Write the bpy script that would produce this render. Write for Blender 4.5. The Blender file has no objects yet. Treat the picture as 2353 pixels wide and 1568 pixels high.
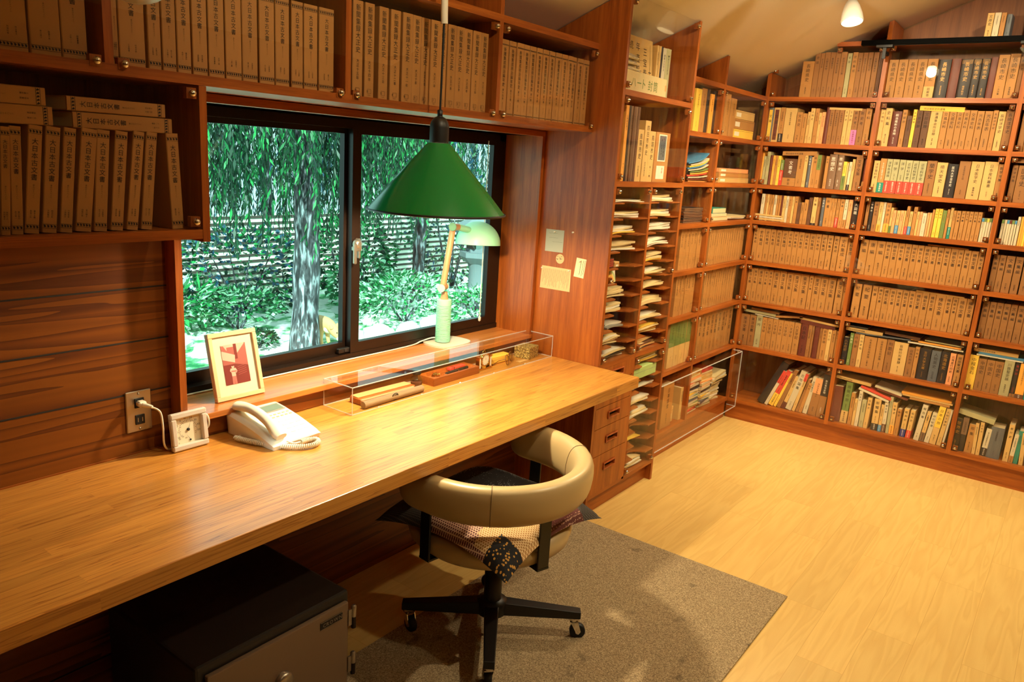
import bpy, bmesh, math, random
from mathutils import Vector, Matrix, noise
R = math.radians
scene = bpy.context.scene
col = scene.collection
rnd = random.Random(7)

# ------------------------------------------------------------------ colours
def lin(c):
    return tuple(((v/255.)/12.92 if v/255. <= .04045 else ((v/255.+.055)/1.055)**2.4) for v in c)
def rgba(c): return (*lin(c), 1.)

# ------------------------------------------------------------------ materials
MATS = {}
def new_mat(name):
    m = bpy.data.materials.new(name); m.use_nodes = True
    nt = m.node_tree; nt.nodes.clear()
    out = nt.nodes.new('ShaderNodeOutputMaterial')
    MATS[name] = m
    return m, nt, out
def N(nt, t, **kw):
    n = nt.nodes.new(t)
    for k, v in kw.items():
        if k in n.inputs: n.inputs[k].default_value = v
        else: setattr(n, k, v)
    return n
def bsdf(nt, out, rough=.5, **kw):
    b = N(nt, 'ShaderNodeBsdfPrincipled'); b.inputs['Roughness'].default_value = rough
    for k, v in kw.items(): b.inputs[k].default_value = v
    nt.links.new(b.outputs[0], out.inputs[0]); return b
def plain(name, c, rough=.55, vary=0., metal=0., spec=.5, bump=0., bscale=400., **kw):
    m, nt, out = new_mat(name); L = nt.links.new
    b = bsdf(nt, out, rough, **kw); b.inputs['Metallic'].default_value = metal
    b.inputs['Specular IOR Level'].default_value = spec
    b.inputs['Base Color'].default_value = rgba(c)
    tc = N(nt, 'ShaderNodeTexCoord')
    if vary:
        oi = N(nt, 'ShaderNodeObjectInfo')
        nz = N(nt, 'ShaderNodeTexNoise', Scale=9., Detail=3.)
        L(tc.outputs['Object'], nz.inputs['Vector'])
        ad = N(nt, 'ShaderNodeMath', operation='MULTIPLY_ADD'); ad.inputs[1].default_value = .35
        L(nz.outputs['Fac'], ad.inputs[0]); L(oi.outputs['Random'], ad.inputs[2])
        mr = N(nt, 'ShaderNodeMapRange'); mr.inputs['From Max'].default_value = 1.3
        mr.inputs['To Min'].default_value = 1-vary; mr.inputs['To Max'].default_value = 1+vary
        L(ad.outputs[0], mr.inputs['Value'])
        hs = N(nt, 'ShaderNodeHueSaturation'); hs.inputs['Color'].default_value = rgba(c)
        L(mr.outputs[0], hs.inputs['Value']); L(hs.outputs[0], b.inputs['Base Color'])
    if bump:
        nb = N(nt, 'ShaderNodeTexNoise', Scale=bscale, Detail=3.)
        L(tc.outputs['Object'], nb.inputs['Vector'])
        bp = N(nt, 'ShaderNodeBump', Strength=bump, Distance=.002)
        L(nb.outputs['Fac'], bp.inputs['Height']); L(bp.outputs[0], b.inputs['Normal'])
    return m
def ramp(nt, stops):
    r = N(nt, 'ShaderNodeValToRGB'); e = r.color_ramp.elements
    while len(e) < len(stops): e.new(.5)
    for i, (p, c) in enumerate(stops): e[i].position = p; e[i].color = rgba(c)
    return r
def wood(name, axis, dark, mid, light, rough=.38, fine=1., figure=0., coat=.0):
    """veneer whose grain runs along one axis of the object"""
    m, nt, out = new_mat(name); L = nt.links.new
    b = bsdf(nt, out, rough); b.inputs['Coat Weight'].default_value = coat
    tc = N(nt, 'ShaderNodeTexCoord')
    mp = N(nt, 'ShaderNodeMapping'); s = [38., 38., 38.]; s['xyz'.index(axis)] = 2.2
    mp.inputs['Scale'].default_value = s
    L(tc.outputs['Object'], mp.inputs['Vector'])
    n1 = N(nt, 'ShaderNodeTexNoise', Scale=1., Detail=7., Roughness=.62, Distortion=.4)
    L(mp.outputs[0], n1.inputs['Vector'])
    mp2 = N(nt, 'ShaderNodeMapping'); s = [420., 420., 420.]; s['xyz'.index(axis)] = 14.
    mp2.inputs['Scale'].default_value = s
    L(tc.outputs['Object'], mp2.inputs['Vector'])
    n2 = N(nt, 'ShaderNodeTexNoise', Scale=1., Detail=2.)
    L(mp2.outputs[0], n2.inputs['Vector'])
    mx = N(nt, 'ShaderNodeMath', operation='MULTIPLY_ADD'); mx.inputs[1].default_value = .35*fine
    L(n2.outputs['Fac'], mx.inputs[0]); L(n1.outputs['Fac'], mx.inputs[2])
    r = ramp(nt, [(.30, dark), (.64, mid), (.98, light)])
    L(mx.outputs[0], r.inputs[0]); L(r.outputs[0], b.inputs['Base Color'])
    bp = N(nt, 'ShaderNodeBump', Strength=.12, Distance=.001)
    L(n2.outputs['Fac'], bp.inputs['Height']); L(bp.outputs[0], b.inputs['Normal'])
    return m
def strip_wood(name, sw, sl, cols, line, rough, contour=0., cscale=(3., 30., 30.), vary=.12, swap=False, gap=None, coat=0., fine=.5, ang=0.):
    """boards or laminated staves laid side by side in the XY plane, each with its own tint and growth-ring figure"""
    m, nt, out = new_mat(name); L = nt.links.new
    b = bsdf(nt, out, rough); b.inputs['Coat Weight'].default_value = coat
    b.inputs['Coat Roughness'].default_value = .2
    tc = N(nt, 'ShaderNodeTexCoord')
    mp0 = N(nt, 'ShaderNodeMapping')
    mp0.inputs['Rotation'].default_value = (R(90) if swap else 0, 0, ang)
    L(tc.outputs['Object'], mp0.inputs['Vector'])
    br = N(nt, 'ShaderNodeTexBrick', Scale=1.)
    br.offset = .37; br.inputs['Mortar Size'].default_value = gap or 0.
    br.inputs['Mortar Smooth'].default_value = .1
    br.inputs['Brick Width'].default_value = sl; br.inputs['Row Height'].default_value = sw
    br.inputs['Color1'].default_value = (0, 0, 0, 1); br.inputs['Color2'].default_value = (1, 1, 1, 1)
    br.inputs['Mortar'].default_value = (.5, .5, .5, 1)
    L(mp0.outputs[0], br.inputs['Vector'])
    ofs = N(nt, 'ShaderNodeVectorMath', operation='SCALE'); ofs.inputs['Scale'].default_value = 17.
    L(br.outputs['Color'], ofs.inputs[0])
    mp = N(nt, 'ShaderNodeMapping'); mp.inputs['Scale'].default_value = cscale
    L(mp0.outputs[0], mp.inputs['Vector'])
    va = N(nt, 'ShaderNodeVectorMath', operation='ADD')
    L(mp.outputs[0], va.inputs[0]); L(ofs.outputs[0], va.inputs[1])
    n1 = N(nt, 'ShaderNodeTexNoise', Scale=1., Detail=2., Roughness=.45, Distortion=.3)
    L(va.outputs[0], n1.inputs['Vector'])
    mul = N(nt, 'ShaderNodeMath', operation='MULTIPLY'); mul.inputs[1].default_value = contour
    L(n1.outputs['Fac'], mul.inputs[0])
    fr = N(nt, 'ShaderNodeMath', operation='FRACT'); L(mul.outputs[0], fr.inputs[0])
    n2 = N(nt, 'ShaderNodeTexNoise', Scale=1., Detail=3., Roughness=.6)
    mp2 = N(nt, 'ShaderNodeMapping'); mp2.inputs['Scale'].default_value = (9., 330., 330.)
    L(mp0.outputs[0], mp2.inputs['Vector']); L(mp2.outputs[0], n2.inputs['Vector'])
    mx = N(nt, 'ShaderNodeMath', operation='MULTIPLY_ADD'); mx.inputs[1].default_value = fine
    L(n2.outputs['Fac'], mx.inputs[0]); L(fr.outputs[0], mx.inputs[2])
    r = ramp(nt, line)
    dv = N(nt, 'ShaderNodeMath', operation='DIVIDE'); dv.inputs[1].default_value = 1+fine
    L(mx.outputs[0], dv.inputs[0]); L(dv.outputs[0], r.inputs[0])
    mr = N(nt, 'ShaderNodeMapRange'); mr.inputs['To Min'].default_value = 1-vary; mr.inputs['To Max'].default_value = 1+vary
    L(br.outputs['Color'], mr.inputs['Value'])
    hs = N(nt, 'ShaderNodeHueSaturation'); L(r.outputs[0], hs.inputs['Color']); L(mr.outputs[0], hs.inputs['Value'])
    if gap:
        mixg = N(nt, 'ShaderNodeMix', data_type='RGBA'); mixg.inputs['B'].default_value = rgba(cols)
        L(br.outputs['Fac'], mixg.inputs['Factor']); L(hs.outputs[0], mixg.inputs['A'])
        L(mixg.outputs['Result'], b.inputs['Base Color'])
    else:
        L(hs.outputs[0], b.inputs['Base Color'])
    bp = N(nt, 'ShaderNodeBump', Strength=.08, Distance=.001)
    L(dv.outputs[0], bp.inputs['Height']); L(bp.outputs[0], b.inputs['Normal'])
    return m
def clear(name, tint=(255, 255, 255), ior=1.49, haze=0., rough=0.):
    """thin clear sheet: passes light, mirrors a little of the room"""
    m, nt, out = new_mat(name); L = nt.links.new
    t = N(nt, 'ShaderNodeBsdfTransparent'); t.inputs[0].default_value = rgba(tint)
    g = N(nt, 'ShaderNodeBsdfGlossy'); g.inputs['Roughness'].default_value = rough
    lw_ = N(nt, 'ShaderNodeLayerWeight'); lw_.inputs['Blend'].default_value = .5
    pw = N(nt, 'ShaderNodeMath', operation='POWER'); pw.inputs[1].default_value = 5.; L(lw_.outputs['Facing'], pw.inputs[0])
    f = N(nt, 'ShaderNodeMath', operation='MULTIPLY_ADD'); f.inputs[1].default_value = .38; f.inputs[2].default_value = ((ior-1)/(ior+1))**2*.8; L(pw.outputs[0], f.inputs[0])
    mx = N(nt, 'ShaderNodeMixShader')
    L(f.outputs[0], mx.inputs[0]); L(t.outputs[0], mx.inputs[1]); L(g.outputs[0], mx.inputs[2])
    last = mx
    if haze:
        d = N(nt, 'ShaderNodeBsdfDiffuse'); d.inputs[0].default_value = (.9, .9, .88, 1)
        m2 = N(nt, 'ShaderNodeMixShader'); m2.inputs[0].default_value = haze
        L(mx.outputs[0], m2.inputs[1]); L(d.outputs[0], m2.inputs[2]); last = m2
    L(last.outputs[0], out.inputs[0]); return m
def emit(name, c, s):
    m, nt, out = new_mat(name); e = N(nt, 'ShaderNodeEmission'); e.inputs[0].default_value = rgba(c); e.inputs[1].default_value = s
    nt.links.new(e.outputs[0], out.inputs[0]); return m

VD, VM, VL = (88, 38, 9), (150, 76, 22), (184, 104, 36)
for ax in 'xyz': wood('veneer_'+ax, ax, VD, VM, VL)
wood('veneer_edge_z', 'z', (104, 44, 16), (156, 74, 32), (182, 98, 48))
wood('back_veneer', 'z', (88, 46, 18), (130, 76, 34), (152, 94, 46), .5)
strip_wood('worktop_wood', .038, .5, None, [(.06, (100, 52, 14)), (.18, (154, 92, 32)), (.34, (192, 128, 52)), (.62, (204, 142, 62)), (.9, (176, 110, 42))], .3, contour=8., cscale=(1.5, 46., 46.), vary=.13, coat=.25, fine=.7)
strip_wood('sill_wood', .11, 3., None, [(0., (156, 88, 36)), (.5, (200, 124, 58)), (1., (186, 110, 50))], .26, contour=3., cscale=(1.2, 22., 22.), vary=.05, coat=.3)
strip_wood('cedar_board', .14, 9., None, [(0., (132, 74, 14)), (.4, (120, 64, 12)), (.8, (94, 44, 8)), (1., (66, 27, 4))], .42, contour=6., cscale=(.55, 15., 15.), vary=.1, swap=True, fine=.25)
strip_wood('floor_vinyl', .15, .92, (200, 154, 80), [(0., (196, 152, 78)), (.12, (214, 174, 98)), (.35, (224, 188, 112)), (1., (212, 172, 98))], .34, contour=7., cscale=(1.3, 15., 15.), vary=.05, gap=.0007, coat=.08, fine=.45)
plain('plaster', (246, 240, 222), .85, bump=.12, bscale=90.)
plain('dark_room', (120, 84, 50), .8)
plain('carpet', (132, 112, 84), .95)
def carpet():
    m = MATS['carpet']; nt = m.node_tree; L = nt.links.new; b = [n for n in nt.nodes if n.type == 'BSDF_PRINCIPLED'][0]
    tc = N(nt, 'ShaderNodeTexCoord'); n = N(nt, 'ShaderNodeTexNoise', Scale=260., Detail=3., Roughness=.7); L(tc.outputs['Object'], n.inputs['Vector'])
    r = ramp(nt, [(.3, (92, 74, 52)), (.5, (156, 134, 100)), (.7, (206, 184, 146))]); L(n.outputs['Fac'], r.inputs[0])
    n2 = N(nt, 'ShaderNodeTexNoise', Scale=7., Detail=5.); L(tc.outputs['Object'], n2.inputs['Vector'])
    r2 = ramp(nt, [(.28, (70, 60, 50)), (.36, (255, 255, 255))]); L(n2.outputs['Fac'], r2.inputs[0])
    mx = N(nt, 'ShaderNodeMix', data_type='RGBA', blend_type='MULTIPLY'); mx.inputs['Factor'].default_value = .6
    L(r.outputs[0], mx.inputs['A']); L(r2.outputs[0], mx.inputs['B']); L(mx.outputs['Result'], b.inputs['Base Color'])
    bp = N(nt, 'ShaderNodeBump', Strength=.6, Distance=.004); L(n.outputs['Fac'], bp.inputs['Height']); L(bp.outputs[0], b.inputs['Normal'])
carpet()
clear('acrylic'); clear('glass', (232, 248, 240), 1.45); clear('acrylic_edge', (250, 250, 246), 1.5, haze=.36)
clear('plastic_bag', (240, 236, 220), 1.5, haze=.22, rough=.15)
plain('chrome', (225, 220, 210), .12, metal=1.)
plain('brass', (214, 168, 84), .2, metal=1.)
plain('steel', (176, 166, 150), .34, metal=.9)
plain('black_metal', (9, 8, 8), .45)
plain('bronze_sash', (34, 22, 15), .3, metal=.35)
plain('black_rubber', (10, 10, 10), .6)
plain('green_enamel', (6, 84, 38), .16, coat_w=0) if 0 else plain('green_enamel', (0, 118, 50), .24)
plain('shade_inner', (236, 232, 220), .5)
plain('mint_plastic', (158, 224, 186), .4)
plain('light_wood', (188, 138, 94), .45)
plain('white_plastic', (240, 234, 214), .32)
plain('white_enamel', (196, 190, 178), .35)
plain('grey_enamel', (205, 196, 172), .4)
plain('beige_vinyl', (182, 158, 112), .34, bump=.05, bscale=500.)
plain('safe_dark', (34, 28, 22), .45); plain('safe_door', (128, 104, 80), .36, metal=.2)
plain('ink', (22, 16, 12), .7); plain('ink_white', (238, 228, 206), .6); plain('gold_leaf', (188, 138, 58), .4, metal=.3); plain('ink_red', (190, 50, 34), .6)
plain('pages', (222, 200, 150), .8, vary=.06)
plain('white_paper', (226, 218, 192), .7, vary=.05); plain('cream_paper', (216, 192, 136), .7, vary=.08); plain('yellow_paper', (234, 190, 70), .7, vary=.06)
plain('grey_paper', (150, 146, 132), .7, vary=.1); plain('green_paper', (176, 204, 124), .6)
plain('kraft_card', (204, 158, 92), .65, vary=.05)
COV = dict(k=(178, 124, 62), d=(152, 102, 52), b=(100, 64, 38), c=(208, 168, 100), w=(204, 190, 156), y=(242, 196, 70), o=(240, 164, 62), g=(172, 164, 118),
           n=(40, 33, 31), m=(104, 48, 34), r=(206, 66, 48), v=(108, 128, 62), t=(28, 128, 108), u=(70, 136, 176), s=(92, 96, 100), p=(232, 156, 100), x=(122, 92, 68), z=(40, 44, 120), i=(214, 116, 176))
for k, c in COV.items(): plain('cover_'+k, c, .5 if k in 'nmsx' else .62, vary=.07)
INK = dict(w='ink_white', g='gold_leaf', n='ink', r='ink_red', c='ink_white', y='gold_leaf', o='gold_leaf')
WORD = dict(k='kraft-brown', d='dull brown', b='dark brown', c='cream', w='whitish', y='yellow', o='orange', g='grey-green', n='black', m='maroon', r='red', v='green', t='teal', u='blue', s='slate-grey', p='salmon-pink', x='grey-brown', z='navy', i='pink')

# ------------------------------------------------------------------ mesh builder
class MB:
    G = None
    def __init__(s): s.v = []; s.f = []; s.m = []; s.sm = []
    def add(s, vs, fs, mat, smooth=False, M=None):
        o = len(s.v)
        s.v += [tuple(M @ Vector(p)) if M else tuple(p) for p in vs]
        for f in fs: s.f.append(tuple(i+o for i in f)); s.m.append(mat); s.sm.append(smooth)
    def box(s, x0, x1, y0, y1, z0, z1, mat, M=None, c=0.):
        if c <= 0:
            vs = [(x, y, z) for z in (z0, z1) for y in (y0, y1) for x in (x0, x1)]
            s.add(vs, [(0, 2, 3, 1), (4, 5, 7, 6), (0, 1, 5, 4), (2, 6, 7, 3), (0, 4, 6, 2), (1, 3, 7, 5)], mat, False, M); return
        vs = []; ix = {}
        for a, x in enumerate((x0, x1)):
            for b, y in enumerate((y0, y1)):
                for d, z in enumerate((z0, z1)):
                    sx, sy, sz = (c if a == 0 else -c), (c if b == 0 else -c), (c if d == 0 else -c)
                    for k, p in enumerate(((x, y+sy, z+sz), (x+sx, y, z+sz), (x+sx, y+sy, z))): ix[a, b, d, k] = len(vs); vs.append(p)
        fs = []
        for a in (0, 1):
            q = [ix[a, b, d, 0] for b, d in ((0, 0), (1, 0), (1, 1), (0, 1))]; fs.append(q if a else q[::-1])
            q = [ix[b, a, d, 1] for b, d in ((0, 0), (1, 0), (1, 1), (0, 1))]; fs.append(q[::-1] if a else q)
            q = [ix[b, d, a, 2] for b, d in ((0, 0), (1, 0), (1, 1), (0, 1))]; fs.append(q if a else q[::-1])
        for a in (0, 1):
            for b in (0, 1):
                fs.append([ix[a, b, 0, 0], ix[a, b, 1, 0], ix[a, b, 1, 1], ix[a, b, 0, 1]])
                fs.append([ix[a, 0, b, 0], ix[a, 1, b, 0], ix[a, 1, b, 2], ix[a, 0, b, 2]])
                fs.append([ix[0, a, b, 1], ix[1, a, b, 1], ix[1, a, b, 2], ix[0, a, b, 2]])
                for d in (0, 1): fs.append([ix[a, b, d, 0], ix[a, b, d, 1], ix[a, b, d, 2]])
        s.add(vs, fs, mat, False, M)
    def prism(s, poly, axis, a0, a1, mat, M=None, smooth=False):
        """polygon in the two other axes (in xyz order) extruded along axis"""
        n = len(poly); vs = []
        for a in (a0, a1):
            for p in poly:
                q = list(p); q.insert('xyz'.index(axis), a); vs.append(q)
        fs = [tuple(range(n))[::-1], tuple(range(n, 2*n))]
        s.add(vs, fs, mat, False, M)
        s.add(vs, [(i, (i+1) % n, n+(i+1) % n, n+i) for i in range(n)], mat, smooth, M)
    def lathe(s, prof, mat, cx=0, cy=0, n=32, M=None, smooth=True, cap=True):
        vs = []; fs = []
        for r, z in prof:
            for i in range(n):
                a = 2*math.pi*i/n; vs.append((cx+r*math.cos(a), cy+r*math.sin(a), z))
        k = len(prof)
        for j in range(k-1):
            for i in range(n): fs.append((j*n+i, j*n+(i+1) % n, (j+1)*n+(i+1) % n, (j+1)*n+i))
        s.add(vs, fs, mat, smooth, M)
        if cap:
            if prof[0][0] > 1e-6: s.add(vs[:n], [tuple(range(n))[::-1]], mat, False, M)
            if prof[-1][0] > 1e-6: s.add(vs[-n:], [tuple(range(n))], mat, False, M)
    def tube(s, pts, r, mat, n=8, closed=False, M=None, rz=None):
        pts = [Vector(p) for p in pts]; k = len(pts); vs = []; fs = []; up = None
        for i, p in enumerate(pts):
            if closed: t = (pts[(i+1) % k]-pts[i-1])
            else: t = pts[min(i+1, k-1)]-pts[max(i-1, 0)]
            t.normalize()
            if up is None:
                up = Vector((0, 0, 1)) if abs(t.z) < .9 else Vector((1, 0, 0))
            a = (up-t*up.dot(t)).normalized(); b = t.cross(a); up = a
            rr = r[i] if isinstance(r, (list, tuple)) else r
            r2 = rz if rz else rr
            for j in range(n):
                g = 2*math.pi*j/n; vs.append(tuple(p+a*(r2*math.cos(g))+b*(rr*math.sin(g))))
        m = k if closed else k-1
        for i in range(m):
            for j in range(n): fs.append((i*n+j, i*n+(j+1) % n, ((i+1) % k)*n+(j+1) % n, ((i+1) % k)*n+j))
        s.add(vs, fs, mat, True, M)
        if not closed: s.add(vs[:n], [tuple(range(n))[::-1]], mat, False, M); s.add(vs[-n:], [tuple(range(n))], mat, False, M)
    def grid(s, fn, nu, nv, mat, smooth=True, M=None):
        vs = [fn(i/nu, j/nv) for j in range(nv+1) for i in range(nu+1)]
        w = nu+1
        if callable(mat):
            for j in range(nv):
                for i in range(nu): pass
            o = len(s.v); s.v += [tuple(M @ Vector(p)) if M else tuple(p) for p in vs]
            for j in range(nv):
                for i in range(nu):
                    s.f.append((o+j*w+i, o+j*w+i+1, o+(j+1)*w+i+1, o+(j+1)*w+i)); s.m.append(mat((i+.5)/nu, (j+.5)/nv)); s.sm.append(smooth)
        else:
            s.add(vs, [(j*w+i, j*w+i+1, (j+1)*w+i+1, (j+1)*w+i) for j in range(nv) for i in range(nu)], mat, smooth, M)
    def merge(s, o, M): s.v += [tuple(M @ Vector(p)) for p in o.v] if M else o.v; k = len(s.v)-len(o.v); s.f += [tuple(i+k for i in f) for f in o.f]; s.m += o.m; s.sm += o.sm
    def build(s, name, parent=None, loc=None, M=None, bevel=0., sub=0):
        me = bpy.data.meshes.new(name)
        v = s.v
        if MB.G is not None: v = [tuple(MB.G @ Vector(p)) for p in v]
        if loc is not None and M is None: v = [(p[0]-loc[0], p[1]-loc[1], p[2]-loc[2]) for p in v]
        me.from_pydata(v, [], s.f)
        names = []
        for n in s.m:
            if n not in names: names.append(n)
        for n in names: me.materials.append(MATS[n])
        me.polygons.foreach_set('material_index', [names.index(n) for n in s.m])
        me.polygons.foreach_set('use_smooth', s.sm)
        me.update()
        ob = bpy.data.objects.new(name, me); col.objects.link(ob)
        if M is not None: ob.matrix_world = M
        elif loc is not None: ob.location = loc
        if parent is not None:
            ob.parent = parent; ob.matrix_parent_inverse = PARW[parent.name].inverted()
        PARW[ob.name] = M.copy() if M is not None else Matrix.Translation(loc) if loc is not None else Matrix.Identity(4)
        if bevel:
            md = ob.modifiers.new('soft_edge', 'BEVEL'); md.width = bevel; md.segments = 2; md.limit_method = 'ANGLE'
        if sub:
            md = ob.modifiers.new('smooth', 'SUBSURF'); md.levels = sub; md.render_levels = sub
        return ob
PARW = {}
def tag(o, label, cat, group=None):
    o['label'] = label; o['category'] = cat
    if group: o['group'] = group
    return o
def empty(name, loc, label, cat, group=None):
    if MB.G is not None: loc = MB.G @ Vector(loc)
    o = bpy.data.objects.new(name, None); col.objects.link(o); o.location = loc; o.empty_display_size = .05
    PARW[o.name] = Matrix.Translation(loc)
    return tag(o, label, cat, group)
def struct(o): o['kind'] = 'structure'; return o

# ------------------------------------------------------------------ lettering
_fc = bpy.data.curves.new('lettering', 'FONT'); _fc.resolution_u = 2
_fo = bpy.data.objects.new('lettering', _fc); col.objects.link(_fo)
_GL = {}
def glyph(ch):
    if ch not in _GL:
        _fc.body = ch; dg = bpy.context.evaluated_depsgraph_get(); dg.update()
        me = bpy.data.meshes.new_from_object(_fo.evaluated_get(dg))
        vs = [(v.co.x, v.co.y) for v in me.vertices]; fs = [tuple(p.vertices) for p in me.polygons]
        bpy.data.meshes.remove(me)
        if vs:
            x0 = min(v[0] for v in vs); x1 = max(v[0] for v in vs)
        else: x0 = 0; x1 = .5
        _GL[ch] = (vs, fs, x0, x1)
    return _GL[ch]
def vtext(mb, s, cx, ztop, size, mat, y=-.0004, pitch=1.08, squash=1., M=None):
    """characters one under another in the XZ plane, facing -Y"""
    for i, ch in enumerate(s):
        vs, fs, x0, x1 = glyph(ch); mid = (x0+x1)/2
        mb.add([(cx+(px-mid)*size*squash, y, ztop-size*(.9+i*pitch)+py*size) for px, py in vs], fs, mat, False, M)
def htext(mb, s, x, z, size, mat, y=-.0004, M=None, track=1.08, mono=False):
    """characters side by side in the XZ plane, facing -Y"""
    for ch in s:
        vs, fs, x0, x1 = glyph(ch)
        mb.add([(x+(px-x0)*size, y, z+py*size) for px, py in vs], fs, mat, False, M)
        x += (1. if mono else (x1-x0)+.08)*size*track if ch != ' ' else .4*size
    return x
SPOTP = 1.25; SUNP = 13.; SKYP = 2.2; PENDP = 1950.; EXPO = 0.
# ------------------------------------------------------------------ camera
CAM = Vector((-2.7967, -1.5758, 1.5727)); rx, rz, rr = .2348, -.941, .0638
fw = Vector((-math.sin(rz)*math.cos(rx), math.cos(rz)*math.cos(rx), -math.sin(rx)))
r0 = Vector((math.cos(rz), math.sin(rz), 0)); u0 = r0.cross(fw)
rt = r0*math.cos(rr)+u0*math.sin(rr); up = u0*math.cos(rr)-r0*math.sin(rr)
cd = bpy.data.cameras.new('camera'); cam = bpy.data.objects.new('camera', cd); col.objects.link(cam)
cam.matrix_world = Matrix(((rt.x, up.x, -fw.x, CAM.x), (rt.y, up.y, -fw.y, CAM.y), (rt.z, up.z, -fw.z, CAM.z), (0, 0, 0, 1)))
cd.sensor_width = 36.; cd.lens = 1772.5187*36/2353; cd.clip_start = .02; scene.camera = cam

# ------------------------------------------------------------------ the room
YW = .40          # inner face of the window wall
X2 = 1.9311       # front of the tall bookcase
YS = .1122        # front of the window-wall shelves
XR = X2+.27; XL = -3.75; YF = -3.3
def ceil_z(x, y): return 2.231-.42*y-.02*x
m = MB(); m.box(XL, XR, YF, YW+.2, -.1, 0, 'floor_vinyl'); struct(m.build('floor'))
m = MB(); YR = -1.75
def slab(xa, xb, ya, yb, f):
    vs = [(x, y, f(x, y)+d) for d in (0, .12) for y in (ya, yb) for x in (xa, xb)]
    m.add(vs, [(0, 2, 3, 1), (4, 5, 7, 6), (0, 1, 5, 4), (2, 6, 7, 3), (0, 4, 6, 2), (1, 3, 7, 5)], 'plaster')
slab(XL, XR, YR, YW+.2, ceil_z); slab(XL, XR, YF, YR, lambda x, y: ceil_z(x, YR)-.42*(YR-y)*1.)
struct(m.build('ceiling'))
OX0, OX1, OZ0, OZ1 = -1.672, -.004, .785, 1.662
ZT = 2.09
m = MB()
m.box(XL, OX0, YW, YW+.2, 0, ZT, 'cedar_board'); m.box(OX0, OX1, YW, YW+.2, 0, OZ0, 'cedar_board')
m.box(OX0, OX1, YW, YW+.2, OZ1, ZT, 'back_veneer'); m.box(OX1, XR, YW, YW+.2, 0, ZT, 'back_veneer')
for z in (.145, .29, .435, .58, .8885, 1.032, 1.175, 1.318):      # shadow gaps between the boards
    m.box(XL, OX0-.02, YW-.0012, YW+.001, z-.002, z+.002, 'ink')
struct(m.build('wall_window'))
m = MB(); m.box(XR, XR+.15, YF, YW+.2, 0, 3., 'dark_room'); struct(m.build('wall_bookcase'))
m = MB(); m.box(XL-.15, XL, YF, YW+.2, 0, 3., 'dark_room'); struct(m.build('wall_entrance'))
m = MB(); m.box(XL, XR, YF-.15, YF, 0, 3., 'dark_room'); struct(m.build('wall_behind'))

# window casing and sill
m = MB()
m.box(OX0-.02, OX0, .351, .575, OZ0-.0042, OZ1+.02, 'veneer_z'); m.box(OX0-.02, OX0, .351, .3768, OZ0-.045, OZ0-.0042, 'veneer_z')
struct(m.build('trim_1'))
m = MB(); m.box(OX1-.02, OX1-.0005, .351, .575, OZ0+.015, OZ1, 'veneer_z'); struct(m.build('trim_2'))
m = MB(); m.box(OX0, OX1, .351, .575, OZ1, OZ1+.022, 'veneer_x'); struct(m.build('trim_3'))
m = MB(); m.box(OX0, OX1-.0005, .351, .575, OZ0-.004, OZ0+.015, 'sill_wood'); s = struct(m.build('window_sill', bevel=.002))
SILL = OZ0+.015
m = MB(); m.box(OX0-.019, OX1-.0005, .377, YW-.001, .7225, OZ0-.0045, 'cedar_board'); struct(m.build('added_apron'))  # board added below the sill so lamp light catches this strip

# sliding aluminium window
win = bpy.data.objects.new('window_1', None); col.objects.link(win); win.location = (-.84, .56, 1.2); struct(win); PARW['window_1'] = Matrix.Translation(win.location)
m = MB(); a, b_, c, d = OX0, OX1-.02, SILL, OZ1
m.box(a, b_, .545, .60, d-.03, d, 'bronze_sash'); m.box(a, b_, .54, .60, c, c+.022, 'bronze_sash')
m.box(a, a+.028, .545, .60, c, d, 'bronze_sash'); m.box(b_-.045, b_, .545, .60, c, d, 'bronze_sash')
m.build('window_frame', win)
def sash(x0, x1, y, bw, lw, rw, name):
    m = MB(); z0, z1 = c+.02, d-.026
    m.box(x0, x0+lw, y-.012, y+.012, z0, z1, 'bronze_sash'); m.box(x1-rw, x1, y-.012, y+.012, z0, z1, 'bronze_sash')
    m.box(x0+lw, x1-rw, y-.012, y+.012, z0, z0+bw, 'bronze_sash'); m.box(x0+lw, x1-rw, y-.012, y+.012, z1-.022, z1, 'bronze_sash')
    f = m.build(name, win)
    m = MB(); m.box(x0+lw-.002, x1-rw+.002, y-.002, y+.002, z0+bw-.002, z1-.02, 'glass'); m.build('pane', f)
    return f
sash(-.905, b_-.035, .556, .04, .04, .05, 'sash')
sash(a+.02, -.868, .586, .04, .05, .05, 'sash')
m = MB()
m.box(-.908, -.876, .520, .5435, 1.205, 1.222, 'steel', c=.003); m.lathe([(.017, 0), (.017, .014), (.008, .018)], 'steel', n=18, M=Matrix.Translation((-.892, .535, 1.23)) @ Matrix.Rotation(R(90), 4, 'X'))
m.box(-.916, -.903, .515, .527, 1.16, 1.235, 'steel', c=.003); m.box(-.889, -.880, .522, .5435, 1.178, 1.25, 'steel', c=.002)
m.build('crescent_lock', win)
m = MB(); m.box(-.955, -.895, .548, .566, c+.026, c+.044, 'black_metal', c=.002); m.lathe([(.006, 0), (.006, .003)], 'ink', n=12, M=Matrix.Translation((-.925, .548, c+.036)) @ Matrix.Rotation(R(90), 4, 'X')); m.build('sash_stopper', win)

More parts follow.
